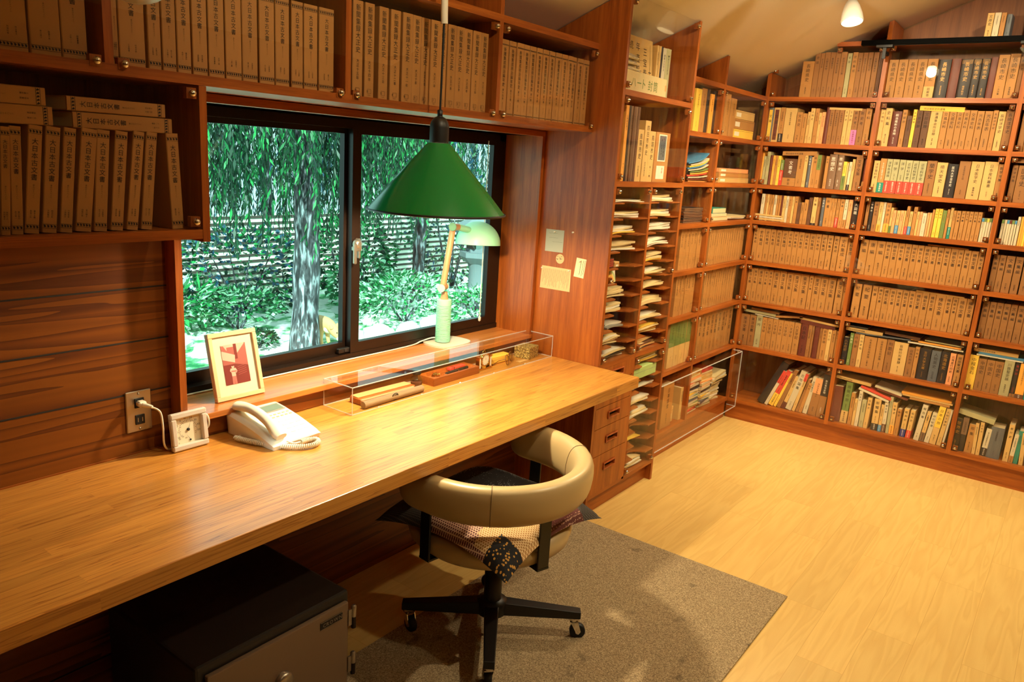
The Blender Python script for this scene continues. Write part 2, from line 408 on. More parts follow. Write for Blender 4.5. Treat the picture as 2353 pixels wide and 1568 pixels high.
# ------------------------------------------------------------------ panes with chrome corner knobs
def pane(parent, axis, at, u0, u1, z0, z1, corners=15, th=.003):
    """clear cover over one compartment; axis = facing axis, front face at at, u the other horizontal axis"""
    m = MB()
    if axis == 'x': m.box(at, at+th, u0, u1, z0, z1, 'acrylic')
    else: m.box(u0, u1, at, at+th, z0, z1, 'acrylic')
    o = m.build('acrylic_panel', parent)
    e = .017
    pts = [(u0+e, z0+e), (u1-e, z0+e), (u0+e, z1-e), (u1-e, z1-e)]
    for i, (u, z) in enumerate(pts):
        if not corners >> i & 1: continue
        k = MB()
        prof = [(.0085, 0), (.0085, .003), (.0075, .007), (.004, .0095), (0, .0102)]
        if axis == 'x': M = Matrix.Translation((at, u, z)) @ Matrix.Rotation(R(-90), 4, 'Y'); blk = (at+th, at+th+.014, u-.012, u+.012, z-.012, z+.012)
        else: M = Matrix.Translation((u, at, z)) @ Matrix.Rotation(R(90), 4, 'X'); blk = (u-.012, u+.012, at+th, at+th+.014, z-.012, z+.012)
        k.lathe(prof, 'chrome', n=14, M=M); k.box(*blk, 'veneer_z'); k.build('corner_screw', o)
    return o

# ------------------------------------------------------------------ tall bookcase facing the desk
ZK = [1.998, 1.7407, 1.4891, 1.273, 1.0242, .7706, .4821, .1269]
T = .012
YU = [YS, -.5101, -1.1682, -1.8263]
bc = empty('bookcase', (X2+.13, -.85, 0), 'tall built-in bookcase of nine shelves filling the end wall', 'bookcase')
for y in YU:
    m = MB(); t = T*.95; ya, yb = y-t, y+t; x0, x1 = X2, X2+.258
    vs = [(x, yy, z) for x in (x0, x1) for yy in (ya, yb) for z in (0.116, 1)]
    vs = [(x0, ya, .116), (x1, ya, .116), (x1, yb, .116), (x0, yb, .116)]+[(x, yy, ceil_z(x, yy)-.004) for x, yy in ((x0, ya), (x1, ya), (x1, yb), (x0, yb))]
    m.add(vs, [(3, 2, 1, 0), (4, 5, 6, 7), (0, 1, 5, 4), (1, 2, 6, 5), (2, 3, 7, 6), (3, 0, 4, 7)], 'veneer_z'); m.build('upright', bc)
ZTOP = 2.293
for i in range(3):
    ya, yb = YU[i+1]+T*.95, YU[i]-T*.95
    for z in ZK:
        m = MB(); m.box(X2+.0005, X2+.255, ya, yb, z-T, z+T, 'veneer_y'); m.build('shelf', bc)
    yc = min(yb, -.245)
    m = MB(); m.box(X2+.0005, X2+.255, ya, yc, ZTOP-T, ZTOP+T, 'veneer_y'); m.build('shelf', bc)
    zz = [ZK[7]]+[]
    for r in range(8):
        z0 = ZK[r]+T; z1 = (ZK[r-1]-T) if r else ZTOP-T
        if r == 0 and i == 0: continue
        pane(bc, 'x', X2+.003, ya+.001, yb-.001, z0+.001, z1-.001)
m = MB(); ya, yb = YU[1]+T, YU[0]-T
m.add([(X2+.003, ya, ZK[0]+T), (X2+.003, yb, ZK[0]+T), (X2+.003, yb, ceil_z(X2, yb)-.005), (X2+.003, -.245, ZTOP-T-.001), (X2+.003, ya, ZTOP-T-.001)], [(0, 4, 3, 2, 1)], 'acrylic'); o = m.build('acrylic_panel', bc)
for y, z in ((ya+.017, ZK[0]+T+.017), (yb-.017, ZK[0]+T+.017), (-.262, ZTOP-.03), (yb-.017, 2.155), (ya+.017, ZTOP-.03)):
    k = MB(); k.lathe([(.0085, 0), (.0085, .003), (.0075, .007), (.004, .0095), (0, .0102)], 'chrome', n=14, M=Matrix.Translation((X2+.003, y, z)) @ Matrix.Rotation(R(-90), 4, 'Y')); k.box(X2+.006, X2+.02, y-.012, y+.012, z-.012, z+.012, 'veneer_z'); k.build('corner_screw', o)
m = MB(); m.box(X2+.256, X2+.266, YU[3], YU[0]+.005, .116, 2.13, 'back_veneer')
vs = [(X2+.262, YU[3], 2.13), (X2+.262, YU[0], 2.13), (X2+.262, YU[0], ceil_z(XR, YU[0])-.01), (X2+.262, YU[3], ceil_z(XR, YU[3])-.01)]
m.add(vs, [(0, 3, 2, 1)], 'back_veneer'); m.build('back_panel', bc)
m = MB(); m.box(X2+.024, X2+.255, YU[3], YU[0]+.01, 0, .1149, 'veneer_y'); m.build('plinth', bc)

# ------------------------------------------------------------------ shelves along the window wall
ws = empty('wall_shelves', (1.3, .25, 0), 'built-in shelves along the window wall between pigeonhole cabinet and corner', 'shelves')
XC = .662; XP = 1.2876
def upr(x, y0, y1, z0, parent, name='upright', t=.0118, mat='veneer_z'):
    m = MB(); x0, x1 = x-t, x+t
    vs = [(x0, y0, z0), (x1, y0, z0), (x1, y1, z0), (x0, y1, z0)]+[(xx, yy, ceil_z(xx, yy)-.004) for xx, yy in ((x0, y0), (x1, y0), (x1, y1), (x0, y1))]
    m.add(vs, [(3, 2, 1, 0), (4, 5, 6, 7), (0, 1, 5, 4), (1, 2, 6, 5), (2, 3, 7, 6), (3, 0, 4, 7)], mat); return m.build(name, parent)
upr(XP, YS, YW-.012, .116, ws)
for xa, xb in ((XC+.001, XP-.0118), (XP+.0118, X2-.0005)):
    for i, z in enumerate(ZK):
        m = MB(); m.box(xa, xb, YS+.0005, YW-.012, z-T, z+T, 'veneer_x'); m.build('shelf', ws)
    for r in range(1, 7): pane(ws, 'y', YS+.003, xa+.001, xb-.001, ZK[r]+T+.001, ZK[r-1]-T-.001)
m = MB(); m.box(XC+.001, X2, YW-.011, YW-.001, .116, 2.05, 'back_veneer'); m.build('back_panel', ws)
m = MB(); m.box(XC+.001, X2, YS+.012, YW-.012, 0, .1149, 'veneer_x'); m.build('plinth', ws)
# clear box standing off the lowest compartments
m = MB(); x0, x1, ya, z0, z1 = XC+.004, X2-.004, .052, .092, .46
m.box(x0, x1, ya, ya+.004, z0, z1, 'acrylic'); m.box(x1-.004, x1, ya+.004, YS-.002, z0, z1, 'acrylic'); m.box(x0, x1, ya+.004, YS-.002, z1-.004, z1, 'acrylic')
o = m.build('acrylic_cover', ws)
m = MB()
for q in ((x0, x1, ya-.001, ya+.003, z1-.003, z1+.001), (x0, x1, ya-.001, ya+.003, z0-.001, z0+.003), (x1-.003, x1+.001, ya-.001, ya+.003, z0, z1), (x1-.003, x1+.001, ya, YS-.002, z1-.003, z1+.001), (x1-.003, x1+.001, ya, YS-.002, z0-.001, z0+.003)): m.box(*q, 'acrylic_edge')
m.build('edge', o)

# ------------------------------------------------------------------ pigeonhole cabinet
cab = empty('pigeonhole_cabinet', (.33, .2, 0), 'tall wooden cabinet of two pigeonhole columns with drawers beside the desk', 'cabinet')
CZ = [1.8486, 1.489]
def side(x0, x1, z0=0):
    m = MB(); y0, y1 = 0, YW-.001
    vs = [(x0, y0, z0), (x1, y0, z0), (x1, y1, z0), (x0, y1, z0)]+[(xx, yy, ceil_z(xx, yy)-.004) for xx, yy in ((x0, y0), (x1, y0), (x1, y1), (x0, y1))]
    m.add(vs, [(3, 2, 1, 0), (4, 5, 6, 7), (0, 1, 5, 4), (1, 2, 6, 5), (2, 3, 7, 6), (3, 0, 4, 7)], 'veneer_z'); m.build('side_panel', cab)
side(0, .02); side(.642, .662)
m = MB(); m.box(.326, .344, .0005, YW-.012, .1, CZ[1]-.009, 'veneer_z'); m.build('divider', cab)
for z in CZ: m = MB(); m.box(.02, .642, .0005, YW-.012, z-.011, z+.011, 'veneer_x'); m.build('shelf', cab)
for a, b_ in ((.02, .326), (.344, .642)):
    m = MB(); m.box(a, b_, .0005, YW-.012, .702, .7235, 'veneer_x'); m.build('shelf', cab)
m = MB(); m.box(.02, .642, .0005, YW-.012, .092, .111, 'veneer_x'); m.build('shelf', cab)
def tray(x0, x1, z):
    w = x1-x0; pts = [(x0, .002), (x0+.26*w, .002)]
    for i in range(13):
        t = i/12; pts.append((x0+w*(.27+.46*t), .002+.062*math.sin(math.pi*min(1, t*1.))**.6 if 0 < t < 1 else .002))
    pts += [(x1, .002), (x1, YW-.012), (x0, YW-.012)]
    m = MB(); m.prism(pts, 'z', z-.0045, z+.0015, 'veneer_x'); m.build('tray', cab)
LZ = [1.4114, 1.3444, 1.2752, 1.206, 1.1358, 1.07, 1.003, .932, .862, .792]
RZ = LZ+[.645, .577, .5157, .4431, .3771, .3151, .2444, .174]
for z in LZ: tray(.02, .326, z)
for z in RZ: tray(.344, .642, z)
m = MB(); m.box(.02, .642, YW-.011, YW-.002, .1, 2.05, 'back_veneer'); m.build('back_panel', cab)
m = MB(); m.box(.0005, .642, .03, YW-.012, 0, .0919, 'veneer_x'); m.build('plinth', cab)
for z0, z1 in ((.630, .7015), (.5225, .6265), (.4245, .5195), (.2935, .4215), (.1105, .2905)):
    m = MB(); x0, x1 = .0205, .3255
    hz = z0+(z1-z0)*.5+ (.025 if z1-z0 > .15 else 0); hx0, hx1 = .126, .234
    front = -.0005
    if z1-z0 > .08 or True:
        hy = .017; a0, a1, b0, b1 = hx0+.008, hx1-.008, hz-hy+.006, hz+hy-.006
        m.box(x0, a0, front, .016, z0, z1, 'veneer_z'); m.box(a1, x1, front, .016, z0, z1, 'veneer_z')
        m.box(a0, a1, front, .016, z0, b0, 'veneer_z'); m.box(a0, a1, front, .016, b1, z1, 'veneer_z')
        m.box(a0, a1, .0155, .02, b0, b1, 'ink')
    m.box(x0+.01, x1-.01, .017, .34, z0+.002, z1-.012, 'veneer_y')
    d = m.build('drawer', cab)
    h = MB()
    h.box(hx0, hx1, front-.006, front, hz+hy-.006, hz+hy, 'veneer_edge_z', c=.001); h.box(hx0, hx1, front-.006, front, hz-hy, hz-hy+.006, 'veneer_edge_z', c=.001)
    h.box(hx0, hx0+.008, front-.006, front, hz-hy+.006, hz+hy-.006, 'veneer_edge_z', c=.001); h.box(hx1-.008, hx1, front-.006, front, hz-hy+.006, hz+hy-.006, 'veneer_edge_z', c=.001)
    h.build('handle', d)
pane(cab, 'y', -.004, .022, .324, 1.072, 1.476, 12+1); pane(cab, 'y', -.004, .022, .324, .726, 1.068, 3); pane(cab, 'y', -.004, .346, .640, 1.072, 1.476, 12+2); pane(cab, 'y', -.004, .346, .640, .726, 1.068, 3)
pane(cab, 'y', -.004, .346, .640, .113, .700, 15)
pane(cab, 'y', -.004, .022, .640, CZ[1]+.013, CZ[0]-.013); pane(cab, 'y', -.004, .022, .640, CZ[0]+.013, 2.205)

# ------------------------------------------------------------------ overhead bookshelf and hanging box
oh = empty('overhead_bookshelf', (-1.1, .26, 1.687), 'long dark overhead bookshelf with clear covers mounted above the window', 'bookshelf')
YO = .1255; ZO = 1.698; ZOT = 2.018
m = MB(); m.box(-3.0, -.0005, YO, YW-.001, ZO-.0115, ZO+.0115, 'veneer_x'); m.build('bottom_board', oh)
m = MB(); m.box(-3.0, -.0005, YO, YW-.001, ZOT-.0115, ZOT+.0115, 'veneer_x'); m.build('top_board', oh)
xs = [-2.55, -1.948, -1.2996, -.6335]
for x in xs:
    m = MB(); m.box(x-.0095, x+.0095, YO, YW-.012, ZO+.0115, ZOT-.0115, 'veneer_z'); m.build('upright', oh)
    m = MB(); t = .0095
    vs = [(x-t, YO, ZOT+.0115), (x+t, YO, ZOT+.0115), (x+t, YW-.012, ZOT+.0115), (x-t, YW-.012, ZOT+.0115)]+[(xx, yy, ceil_z(xx, yy)-.004) for xx, yy in ((x-t, YO), (x+t, YO), (x+t, YW-.012), (x-t, YW-.012))]
    m.add(vs, [(3, 2, 1, 0), (4, 5, 6, 7), (0, 1, 5, 4), (1, 2, 6, 5), (2, 3, 7, 6), (3, 0, 4, 7)], 'veneer_z'); m.build('upright', oh)
m = MB(); m.box(-3.0, -.0005, YW-.011, YW-.002, ZO+.0115, ZOT-.0115, 'back_veneer'); m.build('back_panel', oh)
xb = [-3.0]+xs+[-.0005]
for i in range(1, 5): pane(oh, 'y', YO-.0045, xb[i]+.012, xb[i+1]-(.012 if i < 4 else .002), ZO-.004, ZOT-.013)
hb = empty('hanging_bookshelf', (-2.2, .26, 1.33), 'boxed hanging bookshelf with clear cover under the overhead shelf, facing the desk', 'bookshelf')
ZB0 = 1.334
m = MB(); m.box(-1.7465, -1.7277, YO, YW-.001, 1.326, ZO-.012, 'veneer_z'); m.build('side_panel', hb)
m = MB(); m.box(-3.0, -1.747, YO+.0005, YW-.001, ZB0, ZB0+.022, 'veneer_x'); m.build('bottom_board', hb)
m = MB(); m.box(-3.0, -1.747, YW-.011, YW-.002, ZB0+.022, ZO-.012, 'back_veneer'); m.build('back_panel', hb)
pane(hb, 'y', YO-.0015, -2.56, -1.7475, ZB0+.024, ZO-.0135)

# ------------------------------------------------------------------ desk
DH = .72; DT = .045; DF = -.2
desk = empty('desk', (-1.8, .1, DH), 'long wooden worktop desk of laminated staves under the window', 'desk')
m = MB(); m.box(-3.7, -.002, DF, YW-.006, DH-DT, DH, 'worktop_wood'); m.build('worktop', desk, bevel=.0025)
m = MB(); m.box(-3.7, -.002, YW-.0055, YW-.0005, DH-.02, DH+.002, 'veneer_x'); m.build('back_strip', desk)
DATA = {
'b1r0': '173 65 199 k T長崎県史;239 29 242 d T史談;268 23 242 d;292 30 245 d;322 27 245 d;350 28 245 d;379 34 245 d;414 25 238 g T史談;442 28 242 k T史料集成;470 27 239 d;498 25 239 d;524 26 239 d;552 28 239 d;581 20 239 b',
'b1r1': '9 32 197 s Ey;43 38 198 c Em;82 26 200 k Bn.25;109 68 197 c;180 33 174 k T文化史;214 25 167 k;241 17 177 c;258 23 197 c T人物史;283 22 197 k;306 17 173 c;323 20 177 p;345 20 204 m;365 25 199 d;391 26 199 d;418 26 199 d;445 23 198 c T文学史;469 23 198 c T文学史;493 30 197 d Bi.42 T新史考;524 34 198 d T新史考;559 32 201 k T史料;599 15 176 d',
'b1r2': '3 15 195 o;19 16 167 g;37 19 194 g;58 14 174 m;74 15 173 o;90 14 174 k;105 17 173 y;123 20 150 v Br.6 Jw;145 76 159 b Bk.3 Jw T文書考;222 38 184 k;260 20 189 c T史話;284 17 180 s Jw T伝説集;302 8 176 p;310 25 190 k T語録;335 23 189 k Cv.45;381 19 185 k T史考;401 44 196 x Jw T思想史;447 34 195 x Jw T思想史;482 19 159 y Bv.5;502 10 152 c;514 15 159 w Bn.2;530 15 175 c;547 38 187 d T文学全集;594 16 180 m Bk.3',
'b1r3': '37 21 160 w;59 12 159 k;72 12 159 c;84 14 158 k;99 15 158 k;116 15 158 w;131 13 158 k;145 12 158 k;158 11 158 m;170 17 158 c;188 17 158 w;205 18 158 k;223 14 158 c;239 19 160 k T文庫;259 19 123 b;280 17 128 k;298 23 146 k;322 20 159 b;345 27 164 c T文庫 Bn.08;374 15 163 d;396 18 164 s Jw T世界史;416 32 166 k T新書;448 16 165 k;464 15 165 k;481 17 165 k Br.35;500 23 164 k T選書;524 19 165 w Bk.3;545 22 165 p;569 34 160 n Jw T大図鑑',
'b1r4': '19 29 202 k T史料集成 U;48 39 202 k T史料集成 U;88 34 202 k T史料集成 U;123 32 202 k T史料集成 U;157 34 202 k T史料集成 U;192 37 202 k T史料集成 U;230 31 202 k T史料集成 U;262 30 202 k T史料集成 U;293 33 202 k T史料集成 U;326 31 202 k T史料集成 U;358 35 202 k T史料集成 U;394 31 202 k T史料集成 U;427 32 202 k T史料集成 U;461 32 202 k T史料集成 U;497 30 202 k T史料集成 U;529 45 202 k T史料集成 U;577 37 202 k T史料集成 U',
'b1r5': '16 33 209 k T東洋文集 U;50 30 209 k T東洋文集 U;81 35 209 k T東洋文集 U;117 28 209 k T東洋文集 U;145 28 209 k T東洋文集 U;174 40 209 k T東洋文集 U;215 41 209 k T東洋文集 U;258 39 209 k T東洋文集 U;298 42 209 k T東洋文集 U;340 50 209 k T東洋文集 U;393 23 209 k T東洋文集 U;417 41 209 k T東洋文集 U;459 41 209 k T東洋文集 U;501 44 209 k T東洋文集 U;550 41 209 k T東洋文集 U;593 19 209 k T東洋文集 U',
'b1r6': '10 55 198 d T東洋全書;67 40 200 d T東洋全書;108 39 205 g T関吟;148 30 198 k T八文字記;179 35 198 k T八文字記;215 32 198 k T八文字記;248 31 198 k T八文字記;280 34 198 k T八文字記;314 31 198 k T八文字記;347 37 198 k T八文字記;386 44 200 m T日本記;431 22 198 d;454 12 198 d;468 30 195 m;498 15 198 d;514 31 196 k T民家史話;545 23 192 c T風土記;569 24 194 k;594 15 191 k T郷土史',
'b1r7': '178 46 310 n L24;230 20 254 w Cr.35 L21;254 29 256 r By.35 L20;287 17 243 y L19;308 24 267 d L17;336 23 226 c Bm.2 L16;363 37 267 w Jn T古地図集 L14;404 19 256 c Cr.2 L12;426 17 224 d L13;445 20 201 k T研究 L11;468 27 243 w L8;500 48 237 d Cp.4 L5;550 43 272 d Cn.5 Jw L3',
'b2r0': '636 47 199 k T長崎県史;685 46 199 k T長崎県史;733 45 199 k T長崎県史;779 46 199 k T長崎県史;827 49 199 k T長崎県史 Bc.3;879 58 196 n Jg T長崎市史;939 44 199 m;986 53 196 n Jg T長崎市史 U;1040 37 197 n Jg T長崎市史 U;1079 37 197 n Jg T長崎市史 U;1118 31 202 m;1150 48 212 k T長崎市史 U;1199 44 216 k T長崎市史 U;1245 23 203 d T風俗史',
'b2r1': '635 24 198 c T人物伝;659 36 204 c T史料集;697 47 188 m Jw T明治維新の長崎;746 24 197 k T日記抄;772 26 166 b;799 18 199 y T中国語録 U;818 29 197 b T文献目録;849 34 199 b T文献目録;884 57 200 c T唐通事会所日録 U;942 31 199 k T交易史料 U;974 34 199 k T交易史料 U;1009 30 199 k T交易史料 U;1040 28 199 k T交易史料 U;1069 32 199 k T交易史料 U;1102 32 196 k T光古年表;1136 36 196 k T光古年表;1173 22 201 k T長崎洋学史 U;1197 32 196 c T長崎洋学史 U;1230 36 202 d T長崎洋学史 U',
'b2r2': '644 31 174 c T洋学資料史;676 33 187 k Bt.3 Jw;710 29 186 g Br.37 T洋学色道論;740 34 186 g Br.37 T洋学;776 31 185 g Br.37 T洋学;808 32 184 g Br.37 T近世科学史;841 30 183 g Br.37 T近世科学史;872 38 183 g Br.37 T近世科学史;912 47 187 d T蘭学史;960 51 181 c T順天堂史 U;1013 49 176 n Jw T医科大学百年史;1065 53 193 d;1120 59 194 c T日本医学史 U;1181 62 197 c T日本産科叢書 U;1244 28 187 k T医学全集',
'b2r3': '642 17 162 d;661 19 164 n Jc T中国史;682 26 166 d T明の研究;709 21 166 c Bo.25;731 13 166 w;746 26 164 k Bo.3 T世界史;773 13 140 c Bv.28;787 16 127 p;805 17 127 c Bu.36;823 19 129 p;843 9 129 c;853 16 155 k Br.28;870 16 128 c Bu.36;888 18 155 k T文庫;907 13 130 c;921 13 131 p;935 22 125 w;958 10 129 p;969 11 129 c;981 11 148 k;993 17 154 y T文明史;1011 18 155 y T文明史;1030 20 149 v Jy;1051 13 155 k;1066 14 165 c Bt.38;1081 14 152 k;1096 21 152 k T史全集;1118 20 153 k T史全集;1139 16 153 k T史全集;1156 19 153 k T史全集;1176 19 154 k T史全集;1196 19 154 k T史全集;1217 12 125 w Cu.15;1229 11 125 w Cv.15;1241 11 125 w Cy.15;1252 11 126 w Cv.15;1264 12 126 w Ct.15',
'b2r4': '645 42 199 k T唐編 U;688 44 199 k T唐編 U;733 43 199 k T唐編 U;777 32 199 k T維新文書 U;810 34 199 k T維新文書 U;844 32 199 k T維新文書 U;877 34 199 k T維新文書 U;912 30 199 k T維新文書 U;942 31 199 k T維新文書 U;974 33 199 k T維新文書 U;1007 32 199 k T維新文書 U;1040 30 199 k T維新文書 U;1071 32 199 k T維新文書 U;1104 35 199 k T維新文書 U;1139 26 199 k T維新文書 U;1167 33 199 k T維新文書 U;1200 35 199 k T維新文書 U;1236 28 199 k T維新文書 U',
'b2r5': '649 42 198 k T紀要 U;696 48 198 k T紀要 U;749 30 198 k T紀要 U;780 27 198 k T維新文書 U;808 34 198 k T維新文書 U;842 32 198 k T維新文書 U;875 32 198 k T維新文書 U;908 33 198 k T維新文書 U;942 30 198 k T維新文書 U;972 35 198 k T維新文書 U;1007 34 198 k T維新文書 U;1042 33 198 k T維新文書 U;1076 47 198 k T維新文書 U;1123 33 198 k T維新文書 U;1157 26 198 k T維新文書 U;1184 40 198 k T維新文書 U;1225 37 198 k T維新文書 U',
'b2r6': '638 30 163 n Jg T八十行記;671 20 194 v Jc T行刑史;693 30 194 d T行刑史;724 25 195 c T行刑史話;751 68 191 k T日本近世行刑史稿;821 51 192 k T日本近世行刑史稿;874 37 193 d T刑罰記;912 73 189 c T我時行刑実録 U;987 35 170 d T日本行刑史;1023 22 180 k T行刑史;1047 56 176 n Jg T言行大学文庫;1106 46 176 s Jn T人物英史;1154 42 180 n Jo T北海道史;1198 28 178 p T北海道行刑史;1230 32 178 k T岡部家文書',
'b2r7': '627 62 217 m L-2;690 38 254 v Jn T原発の旅 Bc.3 L1;733 22 195 k L0;757 16 162 c L0;774 20 218 w T写真史 L0;797 25 166 g L0;823 24 189 c T写真史 L1;866 36 191 c Bn.22 T新聞集 L-1;904 17 164 c Bu.25 L0;922 21 180 w Jn T幕文章 Bb.28 L-1;946 17 220 g L-1;964 24 191 c Bo.28 T従軍史 L-1;990 23 160 k T昭史 L0;1022 26 169 c Bz.28 T昭和史 L1;1053 24 168 c Br.28 T昭和史 L2;1095 28 216 w T報告書 L5;1126 21 181 c Bx.3 L5;1150 25 181 w T研究紀要 L6;1177 33 226 c Cy.55 T日本の旅 L5;1213 23 222 c T人物大事典 L5;1239 11 218 w L4',
'b3r1': '1303 27 198 d T文集;1331 18 198 d',
'b3r2': '1305 25 187 d T医学全集;1332 53 185 d T医学史',
'b3r3': '1307 12 126 w Cv.15;1320 10 126 w Cw.15;1331 11 126 w Cu.15;1342 10 126 w Cm.15;1353 11 126 w Cv.15;1365 9 126 w Cu.15;1376 13 147 w;1391 10 148 o;1401 10 149 o;1411 10 150 y;1421 9 150 o',
'b3r4': '1303 28 193 d T文集編 U;1332 29 193 d T文集編 U;1363 38 193 d T文集編 U;1403 35 193 d T文集編 U;1443 34 193 d U',
'b3r5': '1299 32 199 d T文集編 U;1332 30 199 d T文集編 U;1363 31 199 d T文集編 U;1395 31 199 d T文集編 U;1426 31 199 d T文集編 U;1459 33 199 d T文集編 U;1493 31 199 d U',
'b3r6': '1289 44 190 y T中程金石;1334 38 177 d T中国史;1373 38 177 d T中国史;1411 40 177 d T中国史;1452 46 193 g T川路聖史談;1500 23 189 n Jr T幕末記 Bd.1;1524 39 188 o Bb.12;1564 19 191 t',
'b3r7': '1282 37 180 n T世界史 Jg L1;1321 28 195 n Cx.5 L0;1351 35 163 k T歌集 L1;1388 17 176 c L-2;1407 19 187 c T日本史 L-1;1428 27 158 w Bn.3 L3;1456 62 176 s L0;1534 26 208 c T年代史 L0;1561 20 161 w Bk.25 L2;1582 22 183 t L0;1608 20 177 c L-3',
'u0': '-2143 54 215 k T大日本古文書 O;-2087 58 215 k T大日本古文書 O;-2028 50 215 k T大日本古文書 O',
'u1': '-1926 14 212 k T大日本古文書 O;-1911 57 212 k T大日本古文書 O;-1848 30 212 k T大日本古文書 O;-1815 33 212 k T大日本古文書 O;-1780 34 212 k T大日本古文書 O;-1742 38 212 k T大日本古文書 O;-1701 42 212 k T大日本古文書 O;-1656 44 212 k T大日本古文書 O;-1609 44 212 k T大日本古文書 O;-1562 45 212 k T大日本古文書 O;-1514 43 212 k T大日本古文書 O;-1466 37 212 k T大日本古文書 O;-1426 45 212 k T大日本古文書 O;-1378 51 212 k T大日本古文書 O',
'u2': '-1260 38 253 k T新聞集録大正史 N14;-1216 36 253 k T新聞集録大正史 N13;-1159 37 253 k T新聞集録大正史 N12;-1114 40 253 k T新聞集録大正史 N11;-1067 42 253 k T新聞集録大正史 N10;-1024 37 253 k T新聞集録大正史 N9;-984 38 253 k T新聞集録大正史 N8;-945 40 253 k T新聞集録大正史 N7;-903 35 253 k T新聞集録大正史 N6;-865 39 253 k T新聞集録大正史 N5;-825 40 253 k T新聞集録大正史 N4;-783 38 253 k T新聞集録大正史 N3;-743 41 253 k T新聞集録大正史 N2;-701 38 253 k T新聞集録大正史 N1',
'u3': '-591 43 251 k T新聞集成編年史 M14;-541 37 251 k T新聞集成編年史 M13;-501 40 251 k T新聞集成編年史 M12;-457 35 251 k T新聞集成編年史 M11;-420 37 251 k T新聞集成編年史 M10;-379 36 251 k T新聞集成編年史 M9;-340 37 251 k T新聞集成編年史 M8;-299 36 251 k T新聞集成編年史 M7;-260 42 251 k T新聞集成編年史 M6;-215 38 251 k T新聞集成編年史 M5;-174 34 251 k T新聞集成編年史 M4;-139 29 251 k T新聞集成編年史 M3;-103 40 251 k T新聞集成編年史 M2;-60 41 251 k T新聞集成編年史 M1',
'bx': '-2169 18 211 k T大日本古文書 O L4;-2148 22 213 k T大日本古文書 O L3;-2124 27 217 k T大日本古文書 O L6;-2092 29 216 k T大日本古文書 O L6;-2058 25 216 k T大日本古文書 O L6;-2027 33 217 k T大日本古文書 O L7;-1988 28 216 k T大日本古文書 O L5;-1952 28 216 k T大日本古文書 O L6;-1917 26 218 k T大日本古文書 O L7;-1883 26 218 k T大日本古文書 O L6;-1808 30 218 k T大日本古文書 O L-2',
'l0a': '1003 67 210 y;1074 62 218 k;1144 33 219 n;1184 44 200 o;1232 45 221 n;1280 42 216 o',
'l0b': '1390 65 224 k;1468 72 205 k',
'l3a': '1007 37 218 k;1047 40 218 k;1091 37 218 k;1131 38 218 k;1173 44 218 k;1221 52 218 k',
'l3b': '1396 27 200 k;1427 28 200 k;1459 28 200 k;1491 28 200 k;1523 29 200 k;1555 29 200 k;1588 29 200 k;1622 30 200 k;1655 30 200 k;1689 30 200 k;1723 31 200 k;1758 31 200 k;1793 31 200 k;1829 32 200 k;1865 32 200 k;1902 33 200 k',
'l4a': '1010 40 231 k;1052 34 231 k;1090 36 231 k;1129 35 231 k;1167 38 231 k;1209 51 231 k',
'l4b': '1399 27 225 k;1430 28 225 k;1462 28 225 k;1494 28 225 k;1525 29 225 k;1558 29 225 k;1591 29 225 k;1624 30 225 k;1657 30 225 k;1692 30 225 k;1726 31 225 k;1761 31 225 k;1796 31 225 k;1831 32 225 k',
'l5a': '999 72 260 c Cv.55;1076 64 260 c Cv.55;1145 71 260 c Cv.55;1221 90 260 c Cv.55',
'l5b': '1391 47 249 k T史稿文集 U;1442 56 249 k T史稿文集 U;1502 57 249 k T史稿文集 U;1563 50 249 k T史稿文集 U;1617 52 249 k T史稿文集 U;1673 50 249 k T史稿文集 U;1727 57 249 k T史稿文集 U;1789 38 249 k T史稿文集 U;1830 81 249 k T史稿文集 U',
'l6a': '1007 134 251 k T日本古史;1245 45 195 c',
'c1': '96 24 304 o;122 15 304 n;140 18 304 x;160 16 304 b;178 16 304 x;197 18 304 b;217 52 216 c T鳥羽市史;271 52 256 c T四日市市史;326 54 215 c T鳥羽市史;388 140 216 k P',
'c0': '411 18 220 c;433 14 220 c;450 18 220 n;470 30 218 w;504 45 220 g',
}
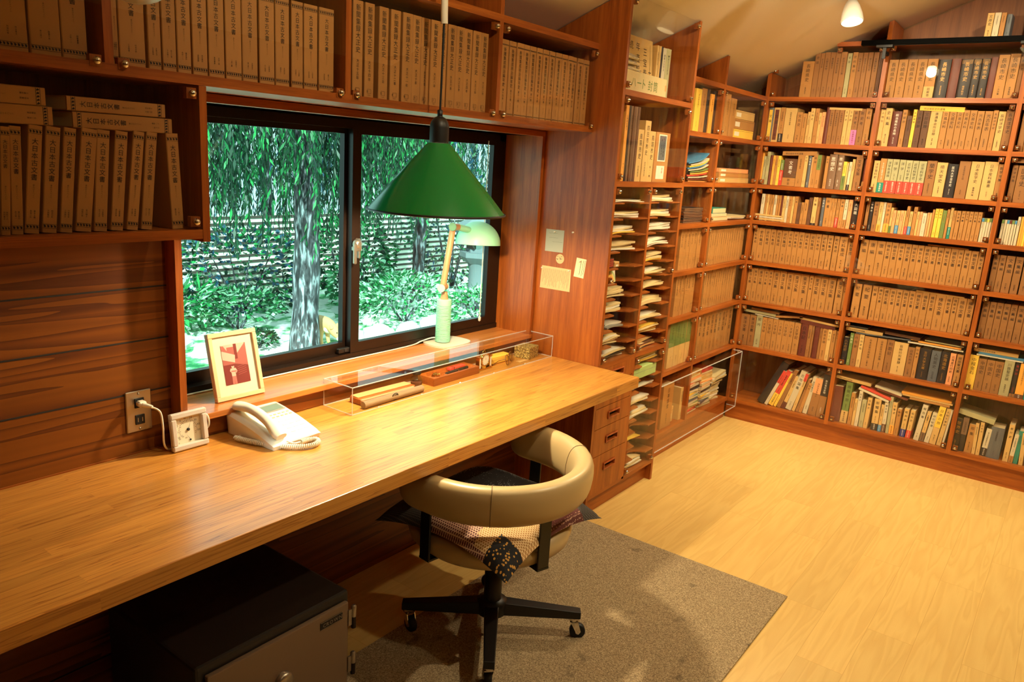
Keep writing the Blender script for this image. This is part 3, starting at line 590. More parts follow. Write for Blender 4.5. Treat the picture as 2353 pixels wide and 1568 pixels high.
# ------------------------------------------------------------------ books
KN = ['元', '二', '三', '四', '五', '六', '七', '八', '九', '十', '十一', '十二', '十三', '十四', '十五']
SMALL = '正倉院編年文書東京大学史料編纂所発行巻之上下第一二三四五集'
def book_mb(w, h, d, c, fl, seed):
    """spine faces -Y at y=0; x from 0 to w; z from 0 to h. returns body and band"""
    mb = MB(); bd = MB(); g = random.Random(seed)
    cm = 'cover_'+c; cloth = c in 'nmsx'
    ch = min(.0016, w*.15)
    if cloth: sec = [(0, .004), (w*.12, .0015), (w*.3, .0002), (w*.5, 0), (w*.7, .0002), (w*.88, .0015), (w, .004), (w, d), (0, d)]
    else: sec = [(0, ch), (ch, 0), (w-ch, 0), (w, ch), (w, d), (0, d)]
    n = len(sec); e = min(.0022, w*.2)
    vs = [(x, y, z) for z in (0, h) for x, y in sec]
    mb.add(vs, [(i, (i+1) % n, n+(i+1) % n, n+i) for i in range(n)], cm, False)
    mb.add(vs[:n], [tuple(range(n))[::-1]], cm)
    ins = [(e, .005), (w-e, .005), (w-e, d), (e, d)]
    k = len(mb.v)
    top = [(x, y, h) for x, y in sec]+[(x, y, h) for x, y in ins]+[(x, y, h-.003) for x, y in ins]
    mb.add(top, [tuple(list(range(0, n-2))+[n+1, n]), (n-2-1+0, n-2, n+2, n+1), (n-1, 0, n, n+3)], cm)
    mb.add(top, [(n, n+1, n+5, n+4), (n+1, n+2, n+6, n+5), (n+3, n, n+4, n+7), (n+4, n+5, n+6, n+7)], 'pages')
    ink = 'ink'; title = None; F = set()
    for f in fl:
        if f[0] == 'J': ink = INK[f[1]]
        elif f[0] == 'T': title = f[1:]
        elif f[0] == 'B':
            p = float(f[2:] or .3); hb = h*p; c2 = 'cover_'+f[1]; o = .0006
            bd.box(-o*.6, w+o*.6, -o, d*.8, .001, hb, c2)
            if w > .012:
                iv = 'ink_white' if f[1] in 'rnzutb' else 'ink'
                nn = max(2, min(6, int(hb/(w*.36)))); sz = hb*.8/nn/1.08
                sz = min(sz, w*.42)
                vtext(bd, ''.join(g.choice('新版上巻全集史最大話題日本書') for _ in range(nn)), w/2, hb*.92, sz, iv, -o-.0004)
        elif f[0] == 'C':
            p = float(f[2:]); mb.box(.0002, w-.0002, -.0007, .001, h*(1-p), h-.0002, 'cover_'+f[1])
        elif f[0] == 'E':
            mb.box(w*.2, w*.8, -.0006, .001, h*.06, h*.94, 'cover_'+f[1]); title = title or '文庫'
        elif f[0] == 'P':
            mb.box(w*.2, w*.76, -.0006, .001, h*.42, h*.96, 'white_paper'); mb.box(w*.25, w*.71, -.0012, .001, h*.445, h*.935, 'cover_s'); mb.box(w*.2, w*.76, -.0006, .001, h*.06, h*.33, 'white_paper')
            vtext(mb, '人口史料叢書', w*.57, h*.91, h*.062, 'ink', -.0014); vtext(mb, '第二巻編年表', w*.42, h*.87, h*.05, 'ink', -.0014); vtext(mb, '史料', w*.6, h*.3, h*.06, 'ink_red', -.0009)
        elif f[0] in 'OUNM': F.add(f[0]); 
    num = [int(f[1:]) for f in fl if f[0] in 'NM']
    Y = -.0009 if any(f[0] in 'CE' for f in fl) else -.0005
    if 'O' in F:
        for zb in (.045, .925):
            mb.box(.0008, w-.0008, Y, .0006, h*zb-.0006, h*zb, 'ink'); mb.box(.0008, w-.0008, Y, .0006, h*(zb+.034), h*(zb+.034)+.0006, 'ink')
            k = max(3, int(w/.006))
            for i in range(k):
                x = .001+(w-.002)*(i+.5)/k; q = (w-.002)/k*.36; zz = h*(zb+.017)
                mb.add([(x-q, Y, zz), (x, Y, zz-h*.014), (x+q, Y, zz), (x, Y, zz+h*.014)], [(0, 1, 2, 3)], 'ink')
                mb.add([(x-q*1.3, Y-.0001, zz+h*.012), (x-q*.5, Y-.0001, zz+h*.003), (x-q*.2, Y-.0001, zz+h*.014)], [(0, 1, 2)], 'ink')
        vtext(mb, '大日本古文書', w*.5, h*.885, min(w*.5, h*.062), ink, Y)
        vtext(mb, '家わけ十八ノ二', w*.5, h*.46, h*.017, ink, Y); vtext(mb, ''.join(g.choice(SMALL) for _ in range(4)), w*.35, h*.22, h*.018, ink, Y); vtext(mb, ''.join(g.choice(SMALL) for _ in range(4)), w*.62, h*.22, h*.018, ink, Y)
    elif 'N' in F:
        k = num[0]; vtext(mb, '新聞集録大正史', w*.5, h*.965, min(w*.62, h*.07), ink, Y, 1.03)
        vtext(mb, '大正'+KN[k]+'年', w*.5, h*.40, min(w*.36, h*.042), ink, Y)
        mb.box(w*.3, w*.7, Y-.0001, Y, h*.045, h*.047, 'ink'); mb.box(w*.3, w*.7, Y-.0001, Y, h*.09, h*.092, 'ink'); mb.box(w*.3, w*.32, Y-.0001, Y, h*.045, h*.092, 'ink'); mb.box(w*.68, w*.7, Y-.0001, Y, h*.045, h*.092, 'ink')
        s_ = str(k); htext(mb, s_, w*(.5-.13*len(s_)), h*.056, h*.034, ink, Y-.0001); htext(mb, '大正史', w*.34, h*.022, h*.014, ink, Y)
    elif 'M' in F:
        k = num[0]
        for zb in (.02, .925): mb.box(.0006, w-.0006, Y, .0006, h*zb, h*zb+.0008, 'ink'); mb.box(.0006, w-.0006, Y, .0006, h*zb+.002, h*zb+.0035, 'ink')
        vtext(mb, '新聞集成明治編年史', w*.5, h*.90, min(w*.5, h*.056), ink, Y, 1.02)
        vtext(mb, '第'+(KN[k-1] if k > 1 else '一')+'巻', w*.5, h*.36, min(w*.3, h*.036), ink, Y); vtext(mb, ''.join(g.choice(SMALL) for _ in range(6)), w*.5, h*.18, h*.016, ink, Y)
    elif title:
        t = title; up_ = .93; L = .5 if len(t) < 6 else .6
        c_top = [f for f in fl if f[0] == 'C']; c_e = [f for f in fl if f[0] == 'E']
        if c_e: up_ = .8
        size = min(w*.56, h*L/len(t)/1.08); pitch = min(1.6, max(1.08, h*.42/len(t)/size))
        if 'U' in F and size < w*.42 and len(t) < 5: pitch = 1.15
        vtext(mb, t, w*.52, h*up_, size, ink, Y, pitch)
        lowest = h*up_-size*(.9+(len(t)-1)*pitch)-size*.3
        low = max([float(f[2:] or .3)*h for f in fl if f[0] == 'B']+[h*.05])
        if lowest-low > h*.12 and w > .016:
            nn = g.choice((4, 5, 6)); sz = min(w*.22, (lowest-low)*.62/nn)
            vtext(mb, ''.join(g.choice(SMALL) for _ in range(nn)), w*.5, low+sz*nn*1.1+h*.03, sz, ink, Y)
    elif w > .011 and c not in 'm' and 'P' not in fl:
        nn = g.choice((5, 6, 7)); sz = min(w*.42, h*.05)
        vtext(mb, ''.join(g.choice('日本史話文学世界全集論考東西交流記録人物新書') for _ in range(nn)), w*.5, h*.88, sz, ink, Y)
        if w > .016: vtext(mb, ''.join(g.choice(SMALL) for _ in range(4)), w*.5, h*.24 if not any(f[0] == 'B' for f in fl) else h*.5, sz*.6, ink, Y)
    if c == 'n' and 'Jg' in fl and 'U' in fl:
        for i in range(10):
            x = w*(.07+.0955*i); mb.box(x-w*.012, x+w*.012, Y, .002, h*.90, h*.965, 'gold_leaf')
        mb.box(w*.05, w*.95, Y, .002, h*.012, h*.022, 'gold_leaf'); mb.box(w*.05, w*.95, Y, .002, h*.885, h*.89, 'gold_leaf'); mb.box(w*.05, w*.95, Y, .002, h*.972, h*.976, 'gold_leaf')
    return mb, bd

ORD = 'first second third fourth fifth sixth seventh eighth ninth tenth eleventh twelfth thirteenth fourteenth fifteenth sixteenth seventeenth eighteenth nineteenth twentieth'.split()
ORD += ['twenty-'+o for o in ORD[:9]]+['thirtieth']+['thirty-'+o for o in ORD[:9]]
ROWN = ['top', 'second', 'third', 'fourth', 'fifth', 'sixth', 'seventh', 'lowest']
BOOKS = []
def place(key, plane, z, depth, where, group):
    """plane: x = faces the room from the end wall; y = faces it from the window wall"""
    items = DATA[key].split(';')
    for i, it in enumerate(items):
        f = it.split(); s0, w, h = (int(v)/1000 for v in f[:3]); c = f[3]; fl = f[4:]
        lean = 0.
        for q in list(fl):
            if q[0] == 'L': lean = R(float(q[1:])); fl.remove(q)
        w = max(w, .007)-.0006
        d = min(depth, max(.11, h*.72))
        rot = Matrix.Rotation(lean, 4, 'Y')
        # stand the book on its lower corner
        piv = Vector((w, 0, 0)) if lean > 0 else Vector((0, 0, 0))
        loc = Matrix.Translation(piv) @ rot @ Matrix.Translation(-piv)
        inset = .034+rnd.uniform(-.003, .003) if plane == 'x' else .028+rnd.uniform(-.002, .003)
        if plane == 'x': base = Matrix.Translation((X2+inset, YS-s0, z+.0006)) @ Matrix.Rotation(R(-90), 4, 'Z')
        else: base = Matrix.Translation((s0, key_y(key)+inset, z+.0006))
        M = base @ loc
        ctr = M @ Vector((w/2, 0, h/2)); nrm = (M.to_3x3() @ Vector((0, -1, 0))); to = CAM-ctr
        area = w*h*max(0, nrm.dot(to.normalized()))/to.length_squared
        BOOKS.append(dict(M=M, w=w, h=h, d=d, c=c, fl=fl, i=i, n=len(items), where=where, group=group, area=area, lean=lean, key=key))
def key_y(k): return YO if k[0] in 'u' or k == 'bx' else (.0 if k in ('c1',) else .05 if k == 'c0' else YS)
BAYN = ['', 'corner bay', 'middle bay', 'outer bay']
for b in (1, 2, 3):
    for r in range(8):
        k = 'b%dr%d' % (b, r)
        if k in DATA: place(k, 'x', ZK[r]+T, .19, ('corner end', '%s shelf, bookcase %s' % (ROWN[r], BAYN[b])), '%s shelf of bookcase %s' % (ROWN[r], BAYN[b]))
DATA['b3t'] = '1062 30 120 c T文庫史;1094 28 120 w;1124 22 118 k;1148 24 110 s'
place('b3t', 'x', ZTOP+T, .15, ('corner', 'uppermost ledge above black rail of tall bookcase'), 'books above the black rail')
place('u0', 'y', ZO+.0115, .19, ('wall end', 'overhead shelf above hanging bookshelf'), 'overhead shelf books above hanging bookshelf')
place('u1', 'y', ZO+.0115, .19, ('hanging bookshelf', 'long overhead compartment over window'), 'overhead compartment beside hanging bookshelf')
place('u2', 'y', ZO+.0115, .19, ('hanging bookshelf side', 'overhead compartment crossed by pendant lamp cord'), 'overhead compartment behind lamp cord')
place('u3', 'y', ZO+.0115, .19, ('window side', 'overhead compartment next to cabinet'), 'overhead compartment next to cabinet')
place('bx', 'y', ZB0+.022, .19, ('outer wall', 'hanging bookshelf upright row'), 'upright row in hanging bookshelf')
LN = {'l0a': (1, 'second shelf beside cabinet'), 'l0b': (1, 'second shelf near corner'), 'l3a': (4, 'fifth shelf beside cabinet'), 'l3b': (4, 'fifth shelf near corner'), 'l4a': (5, 'sixth shelf beside cabinet'), 'l4b': (5, 'sixth shelf near corner'),
      'l5a': (6, 'seventh shelf beside cabinet'), 'l5b': (6, 'seventh shelf near corner'), 'l6a': (7, 'lowest shelf beside cabinet')}
for k, (r, nm) in LN.items(): place(k, 'y', ZK[r]+T, .18, ('cabinet' if k.endswith('a') else 'shelf divider', 'window-wall %s' % nm), 'window-wall %s' % nm)
place('c1', 'y', CZ[1]+.011, .2, ('desk side', 'second compartment of pigeonhole cabinet'), 'second compartment of cabinet')
place('c0', 'y', CZ[0]+.011, .2, ('desk side', 'top compartment of pigeonhole cabinet'), 'top compartment of cabinet')
order = sorted(range(len(BOOKS)), key=lambda j: -BOOKS[j]['area'])
single = set(order[:292])
rest = MB()
FMT = {}
for j, B in enumerate(BOOKS):
    mb, bd = book_mb(B['w'], B['h'], B['d'], B['c'], B['fl'], j)
    if j in single:
        o = mb.build('book', None, M=B['M'])
        cw = WORD[B['c']]
        kind = 'volume' if B['h'] > .175 else 'paperback' if B['w'] < .03 else 'book'
        if B['key'][0] == 'u' or B['key'] == 'bx': kind = 'volume'
        ref, wh = B['where']
        st = 'leaning ' if abs(B['lean']) > R(7) else 'thick ' if B['w'] > .055 else ''
        bnd = [WORD[f[1]]+'-banded ' for f in B['fl'] if f[0] == 'B']
        tag(o, '%s%s%s %s, %s from %s, %s' % (st, bnd[0] if bnd else '', cw, kind, ORD[B['i']], ref, wh), 'book', 'books on the '+B['group'])
        if bd.v: bd.build('paper_band', o, M=B['M'])
    else:
        rest.merge(mb, B['M'])
        if bd.v: rest.merge(bd, B['M'])
gf = random.Random(21)      # the outer bay goes on past the edge of the view
for r in range(8):
    it = DATA.get('b3r%d' % r, '1289 6 190 d').split(';')[-1].split(); s_ = (int(it[0])+int(it[1]))/1000+.004; k = 0
    hh = ZK[r-1]-ZK[r] if r else .28
    while s_ < 1.88:
        w_ = gf.uniform(.02, .042); h_ = min(gf.uniform(.165, .2), hh-.04); c_ = gf.choice('ddkkkcbg')
        mb, bd = book_mb(w_-.0006, h_, .14, c_, ['T'+gf.choice(('史料集', '全書', '文集', '年報'))], 900+r*40+k)
        rest.merge(mb, Matrix.Translation((X2+.034, YS-s_, ZK[r]+T+.0006)) @ Matrix.Rotation(R(-90), 4, 'Z')); s_ += w_; k += 1
o = rest.build('books'); o['kind'] = 'stuff'; tag(o, 'remaining narrow volumes and paperbacks packed along the bookcase and window-wall shelves', 'books')

# ------------------------------------------------------------------ booklets lying flat on the rows
def flat(s0, z0, s1, z1, th, c, label, d=.15, r=7, group=None, txt=False):
    a = math.atan2(z1-z0, s1-s0); L = math.hypot(s1-s0, z1-z0)
    M = Matrix.Translation((X2+.032, YS-s0, z0-th)) @ Matrix.Rotation(R(-90), 4, 'Z') @ Matrix.Rotation(-a, 4, 'Y')
    mb = MB(); cm = c if '_' in c else 'cover_'+c
    mb.box(0, L, 0, d, 0, .0012, cm); mb.box(0, L, 0, d, th-.0012, th, cm); mb.box(0, L, 0, .0012, .0012, th-.0012, cm); mb.box(.001, L-.001, .0012, d-.001, .0012, th-.0012, 'pages')
    if txt: htext(mb, '明治維新史料選集', L*.1, th*.22, th*.5, 'ink', -.0005)
    tag(mb.build('booklet', None, M=M), label, 'booklet', group or 'booklets lying on the book rows')
mm = lambda *a: [v/1000 for v in a]
flat(*mm(353, 1957, 536, 1953), .012, 'c', 'thin cream booklet lying on books, second shelf of corner bay')
flat(*mm(827, 1972, 1040, 1966), .024, 'y', 'yellow book lying flat on books, second shelf of middle bay', txt=True)
flat(*mm(128, 1702, 327, 1710), .024, 'k', 'brown book lying tilted on books near corner, third shelf of corner bay', txt=True)
flat(*mm(419, 1712, 600, 1697), .012, 'd', 'brown booklet sloping over books, third shelf of corner bay')
flat(*mm(10, 1324, 170, 1322), .009, 'c', 'cream booklet topmost on small pile, fourth shelf of corner bay', .028); flat(*mm(14, 1312, 180, 1310), .009, 'w', 'pale booklet midway in small pile, fourth shelf of corner bay', .028); flat(*mm(20, 1300, 194, 1299), .011, 'c', 'cream booklet under small pile, fourth shelf of corner bay', .028)
flat(*mm(68, 742, 243, 736), .013, 'd', 'brown booklet topmost on pile near corner, seventh shelf of corner bay'); flat(*mm(21, 726, 224, 721), .015, 'g', 'grey booklet second in pile near corner, seventh shelf of corner bay'); flat(*mm(95, 706, 243, 699), .004, 'white_paper', 'white pamphlet sliding under booklets, seventh shelf of corner bay')
flat(*mm(228, 716, 389, 737), .012, 'k', 'brown booklet tilted upward midway along seventh shelf of corner bay'); flat(*mm(369, 733, 599, 719), .012, 'c', 'cream magazine topmost near upright, seventh shelf of corner bay'); flat(*mm(377, 719, 580, 706), .022, 'm', 'dark brown book under cream magazine, seventh shelf of corner bay')
flat(*mm(986, 1247, 1184, 1244), .008, 'k', 'thin brown booklet lying on volumes, fifth shelf of middle bay')
flat(*mm(747, 983, 944, 981), .005, 'd', 'thin brown pamphlet lying on volumes, sixth shelf of middle bay'); flat(*mm(972, 990, 1209, 986), .008, 'c', 'cream pamphlet lying on volumes, sixth shelf of middle bay')
flat(*mm(642, 722, 842, 720), .020, 'c', 'cream book lying topmost near upright, seventh shelf of middle bay', txt=True); flat(*mm(655, 734, 760, 733), .008, 's', 'slate pamphlet above cream book, seventh shelf of middle bay')
flat(*mm(852, 733, 1035, 728), .016, 'b', 'brown booklet lying under shelf board, seventh shelf of middle bay'); flat(*mm(700, 698, 1030, 709), .007, 's', 'grey magazine lying across books, seventh shelf of middle bay', .2)
flat(*mm(978, 698, 1254, 696), .008, 'white_paper', 'white magazine lying over dark books, seventh shelf of middle bay', .19); flat(*mm(990, 710, 1242, 708), .009, 'o', 'orange envelope lying on white magazine, seventh shelf of middle bay', .19); flat(*mm(1060, 722, 1252, 719), .006, 'g', 'grey pamphlet topmost on orange envelope, seventh shelf of middle bay', .15)
flat(*mm(633, 424, 828, 411), .017, 'c', 'cream book sloping near upright, lowest shelf of middle bay', txt=True); flat(*mm(775, 393, 945, 350), .014, 'r', 'red-ended booklet sloping down over books, lowest shelf of middle bay'); flat(*mm(765, 378, 935, 334), .013, 'w', 'white booklet beneath red-ended booklet, lowest shelf of middle bay')
flat(*mm(850, 410, 996, 386), .012, 'w', 'whitish booklet sloping midway, lowest shelf of middle bay'); flat(*mm(865, 397, 1030, 368), .012, 'm', 'dark booklet beneath whitish sloping booklet, lowest shelf of middle bay')
flat(*mm(994, 407, 1248, 404), .012, 'o', 'orange folder lying under shelf board, lowest shelf of middle bay', .19); flat(*mm(1000, 394, 1255, 391), .009, 'c', 'cream folder under orange folder, lowest shelf of middle bay', .19); flat(*mm(1040, 383, 1243, 381), .013, 'k', 'brown book under cream folder, lowest shelf of middle bay', .15)
flat(*mm(1300, 728, 1505, 727), .019, 'c', 'cream book lying topmost, seventh shelf of outer bay', txt=True); flat(*mm(1325, 708, 1534, 707), .012, 'u', 'blue-grey book beneath cream book, seventh shelf of outer bay'); flat(*mm(1318, 695, 1530, 694), .007, 'white_paper', 'white pamphlet beneath blue-grey book, seventh shelf of outer bay')
flat(*mm(1290, 378, 1463, 352), .026, 'g', 'grey-green book tilted on black volumes, lowest shelf of outer bay'); flat(*mm(1310, 1722, 1400, 1721), .022, 'd', 'brown book lying flat, third shelf of outer bay')
# two pairs lying on the row in the hanging bookshelf
def lying(x0, z0, L, th, label):
    mb, bd = book_mb(th, L, .15, 'k', ['O', 'J'+'n'], int(x0*-1000))
    M = Matrix.Translation((x0+L, YO+.03, z0)) @ Matrix.Rotation(R(-90), 4, 'Y')
    tag(mb.build('book', None, M=M), label, 'book', 'volumes lying flat in the hanging bookshelf')
lying(-2.0255, 1.6082, .212, .029, 'kraft-brown volume lying uppermost of two near hanging bookshelf side panel')
lying(-2.0155, 1.574, .217, .0325, 'kraft-brown volume lying lower of two near hanging bookshelf side panel')
lying(-2.283, 1.6125, .217, .035, 'kraft-brown volume lying uppermost of two, farther from hanging bookshelf side panel')
lying(-2.272, 1.5745, .217, .037, 'kraft-brown volume lying lower of two, farther from hanging bookshelf side panel')

# ------------------------------------------------------------------ papers in the pigeonholes
def sheaf(x0, x1, z, n, cols, label, th=.003, curl=0., y0=.03, d=.25, ang=3., name='paper_sheaf', cat='papers', group='papers in the pigeonholes', jit=.012):
    mb = MB(); zz = z
    for i in range(n):
        a = R(rnd.uniform(-ang, ang)); ox = rnd.uniform(-jit, jit); oy = rnd.uniform(-jit, jit)
        c = cols[i % len(cols)]; w = x1-x0; cx = (x0+x1)/2; cy = y0+d/2; t = th*rnd.uniform(.7, 1.3); q = curl*rnd.uniform(.6, 1.2)
        def P(u, v, dz):
            lx = (u-.5)*w; ly = (v-.5)*d
            x = cx+ox+lx*math.cos(a)-ly*math.sin(a); y = cy+oy+lx*math.sin(a)+ly*math.cos(a)
            x = min(max(x, x0-.006), x1+.006); y = max(y, .008)
            return (x, y, zz+dz+q*(math.sin(u*3.1)*.5+u*u*.6)*(1-v*.3)+.0025*math.sin(u*5+i))
        mb.grid(lambda u, v: P(u, v, t), 8, 3, c, True); mb.grid(lambda u, v: P(1-u, v, 0), 8, 3, c, True)
        k = 8
        mb.add([P(u/k, 0, q2) for q2 in (0, t) for u in range(k+1)], [(u, u+1, k+2+u, k+1+u) for u in range(k)], c)
        mb.add([P(0, 0, 0), P(0, 0, t), P(0, 1, t), P(0, 1, 0), P(1, 0, 0), P(1, 0, t), P(1, 1, t), P(1, 1, 0)], [(0, 1, 2, 3), (4, 7, 6, 5)], c)
        zz += t+.0009
    return tag(mb.build(name), label, cat, group)
W, C_, Y_, G_, K_ = 'white_paper', 'cream_paper', 'yellow_paper', 'grey_paper', 'kraft_card'
NEAR = 'pigeonhole column next to desk'; FAR = 'pigeonhole column farther from desk'
def zt(z): return z+.0035
LA = [(0, .045, .31, 2, [W], 'thin flat white papers on first tray', .004, 0), (1, .035, .29, 3, [W, W, C_], 'stack of white papers on second tray', .008, 0), (2, .035, .27, 4, [Y_, W, C_, W], 'white papers over yellow folder on third tray', .006, .008),
      (3, .035, .28, 4, [W, C_], 'stack of white papers on fourth tray', .007, 0), (6, .04, .22, 4, [C_, W, C_], 'offset cream papers on seventh tray', .007, .004), (7, .04, .19, 4, [C_, C_, W], 'small cream envelopes on eighth tray', .008, .004),
      (8, .10, .24, 2, [G_, W], 'grey booklet lying on ninth tray', .006, .006), (9, .035, .2, 6, [C_, W, C_], 'fanned cream papers on tenth tray', .005, .01)]
for k, x0, x1, n, cs, lb, th, cu in LA: sheaf(x0, x1, zt(LZ[k]), n, cs, '%s, %s' % (lb, NEAR), th, cu)
sheaf(.04, .27, .7245, 6, [W, G_, 'cover_n', W, C_], 'white and dark papers at the bottom, %s' % NEAR, .005, .008)
RA = [(0, .35, .6, 3, [C_, W], 'cream papers on first tray', .009, 0, 0), (1, .36, .6, 3, [C_, W], 'white and cream papers on second tray', .008, 0, 0), (2, .37, .61, 4, [W, W], 'bulky white papers on third tray', .007, .006, 0), (3, .365, .6, 4, [W], 'curling white papers on fourth tray', .006, .02, 0),
      (4, .37, .56, 3, [Y_, C_, C_], 'yellowed envelopes on fifth tray', .008, .014, 0), (5, .37, .6, 4, [C_, W], 'clipped cream papers on sixth tray', .006, .006, 0), (6, .37, .59, 4, [C_], 'curled cream papers on seventh tray', .005, .018, 0), (7, .37, .59, 2, [C_], 'puffy cream envelope on eighth tray', .014, .008, 0),
      (8, .365, .6, 3, [W, C_], 'clipped whitish papers on ninth tray', .006, .006, 0), (9, .365, .59, 5, [C_, Y_, W], 'mixed cream papers on tenth tray', .006, .008, 0)]
for k, x0, x1, n, cs, lb, th, cu, _ in RA: sheaf(x0, x1, zt(RZ[k]), n, cs, '%s, %s' % (lb, FAR), th, cu)
sheaf(.37, .58, .7245, 4, [K_, C_, 'cover_b'], 'brown envelopes on eleventh level, %s' % FAR, .005, .014)
sheaf(.36, .62, .6485, 5, [C_, Y_, W, C_], 'yellow and white papers above green file box, %s' % FAR, .006, .008)
m = MB(); m.box(.36, .6, .012, .22, .5805, .636, 'green_paper', c=.002); m.box(.36, .6, .0112, .014, .612, .613, 'grey_paper'); tag(m.build('file_box'), 'pale green file box lying in pigeonhole column farther from desk', 'box')
sheaf(.35, .62, zt(.5157), 2, [W], 'single white sheaf below green file box, %s' % FAR, .007, .006)
sheaf(.36, .57, zt(.4431)-.0, 3, [W, C_, W], 'white papers on second tray below green file box, %s' % FAR, .006, .008)
sheaf(.36, .57, zt(.3771), 4, [C_, W], 'cream and white papers on third tray below green file box, %s' % FAR, .006, .008)
sheaf(.36, .55, zt(.2444), 1, [Y_], 'single curled yellow sheet on fifth tray below green file box, %s' % FAR, .004, .02)
sheaf(.36, .56, .112, 6, [W, W, C_], 'white papers at the bottom, %s' % FAR, .006, .006)
m = MB(); m.box(.034, .09, .02, .08, LZ[4]+.003, LZ[4]+.044, 'cover_m', c=.002)
for i in range(4):
    z = LZ[4]+.010+i*.0085; m.box(.038, .086, .0193, .021, z, z+.003, 'cover_r')
m.box(.0336, .0904, .0196, .0804, LZ[4]+.030, LZ[4]+.0312, 'ink'); tag(m.build('trinket_box'), 'small dark red box on fifth tray of pigeonhole column next to desk', 'box')
m = MB(); m.box(.098, .14, .02, .07, LZ[4]+.003, LZ[4]+.026, K_, c=.002); m.box(.0978, .1402, .0196, .0704, LZ[4]+.017, LZ[4]+.0178, 'cover_b'); m.box(.11, .128, .0194, .021, LZ[4]+.006, LZ[4]+.014, W)
tag(m.build('trinket_box'), 'small tan box beside dark red box in pigeonhole', 'box')
m = MB(); M = Matrix.Translation((.052, .03, LZ[5]+.0025)) @ Matrix.Rotation(R(-8), 4, 'X'); m.box(0, .085, 0, .003, 0, .054, W, M=M)
for i, (r, c) in enumerate(((.05, 'green_paper'), (.042, 'cream_paper'), (.034, 'yellow_paper'), (.026, 'cover_p'), (.018, 'cover_w'))):
    pts = [(.043+r*.86*math.cos(R(t)), -.0004-.00015*i, .002+r*math.sin(R(t))) for t in range(0, 181, 12)]; m.add(pts, [tuple(range(len(pts)))[::-1]], c, False, M)
tag(m.build('greeting_card'), 'card with rainbow standing on sixth tray of pigeonhole column next to desk', 'card')

# ------------------------------------------------------------------ upper cabinet contents
m = MB(); M = Matrix.Translation((.045, .022, CZ[0]+.0115)) @ Matrix.Rotation(R(2), 4, 'Z'); m.box(0, .4, 0, .05, 0, .080, 'cream_paper', M=M, c=.002)
m.box(.385, .4006, -.0006, .0506, .03, .055, 'kraft_card', M=M); htext(m, 'ハート封筒', .06, .02, .046, 'cover_v', -.0006, M=M, track=1.12, mono=True)
tag(m.build('envelope_box'), 'cream envelope box with handwritten characters in top of pigeonhole cabinet', 'box')
m = MB()
for k in range(3):
    def P(u, v, k=k): return (.04+.15*u, .025+.05*v, CZ[0]+.094+.022*k+.02*math.sin(math.pi*u)*math.sin(math.pi*v)+.008*noise.noise((u*6+k*9, v*6, k)))
    m.grid(P, 14, 10, 'plastic_bag'); m.box(.048, .18-.01*k, .03, .068, CZ[0]+.094+.021*k, CZ[0]+.103+.021*k, 'cream_paper')
tag(m.build('bagged_bundle'), 'plastic-wrapped paper bundle on cream envelope box in cabinet', 'bundle')
m = MB(); M = Matrix.Translation((.168, .082, CZ[0]+.0115)) @ Matrix.Rotation(R(-5), 4, 'X'); m.box(0, .235, 0, .012, 0, .235, 'cover_c', M=M, c=.001)
vtext(m, '三宝春秋', .165, .2, .036, 'ink', -.0006, M=M, pitch=1.2); vtext(m, '年産報', .1, .215, .036, 'ink', -.0006, M=M, pitch=1.3); vtext(m, '続書', .04, .215, .036, 'ink', -.0006, M=M, pitch=2.)
m.box(.21, .2112, -.0006, .001, .02, .215, 'ink', M=M); m.box(.2, .222, -.0007, .001, .1, .104, 'ink', M=M)
tag(m.build('document_folder'), 'tan folder with brush calligraphy behind envelope box in cabinet', 'folder')

# ------------------------------------------------------------------ things on the window-wall shelves
def slabs(x0, x1, z0, items, label, name, cat, yb=YS+.03, d=.18, group=None):
    z = z0
    for (dx0, dx1, th, c, lb) in items:
        m = MB(); cm = c if '_' in c else 'cover_'+c
        m.box(x0+dx0, x1-dx1, yb, yb+d, z, z+th-.0008, cm, c=.0015); m.box(x0+dx0+.02, x0+dx0+.09, yb-.0005, yb+.001, z+th*.25, z+th*.7, 'white_paper')
        m.box(x0+dx0-.0003, x1-dx1+.0003, yb-.0004, yb+d, z+th*.82, z+th*.84, 'ink')
        tag(m.build(name), lb, cat, group); z += th
slabs(1.545, 1.86, ZK[1]+T, [(0, 0, .05, 'y', 'yellow box lowest in pile on window-wall shelf near corner'), (-.005, 0, .055, 'k', 'tan box midway in pile on window-wall shelf near corner'), (0, .01, .048, 'c', 'cream box topmost in pile on window-wall shelf near corner')], '', 'storage_box', 'box', group='boxes piled near the corner')
slabs(1.42, 1.88, ZK[2]+T, [(0, 0, .03, 'c', 'cream flat box lowest in pile on third window-wall shelf'), (0, .01, .027, 'k', 'tan flat box midway in pile on third window-wall shelf'), (0, .02, .024, 'p', 'pinkish flat box topmost in pile on third window-wall shelf')], '', 'storage_box', 'box', group='flat boxes on the third window-wall shelf')
z = ZK[2]+T
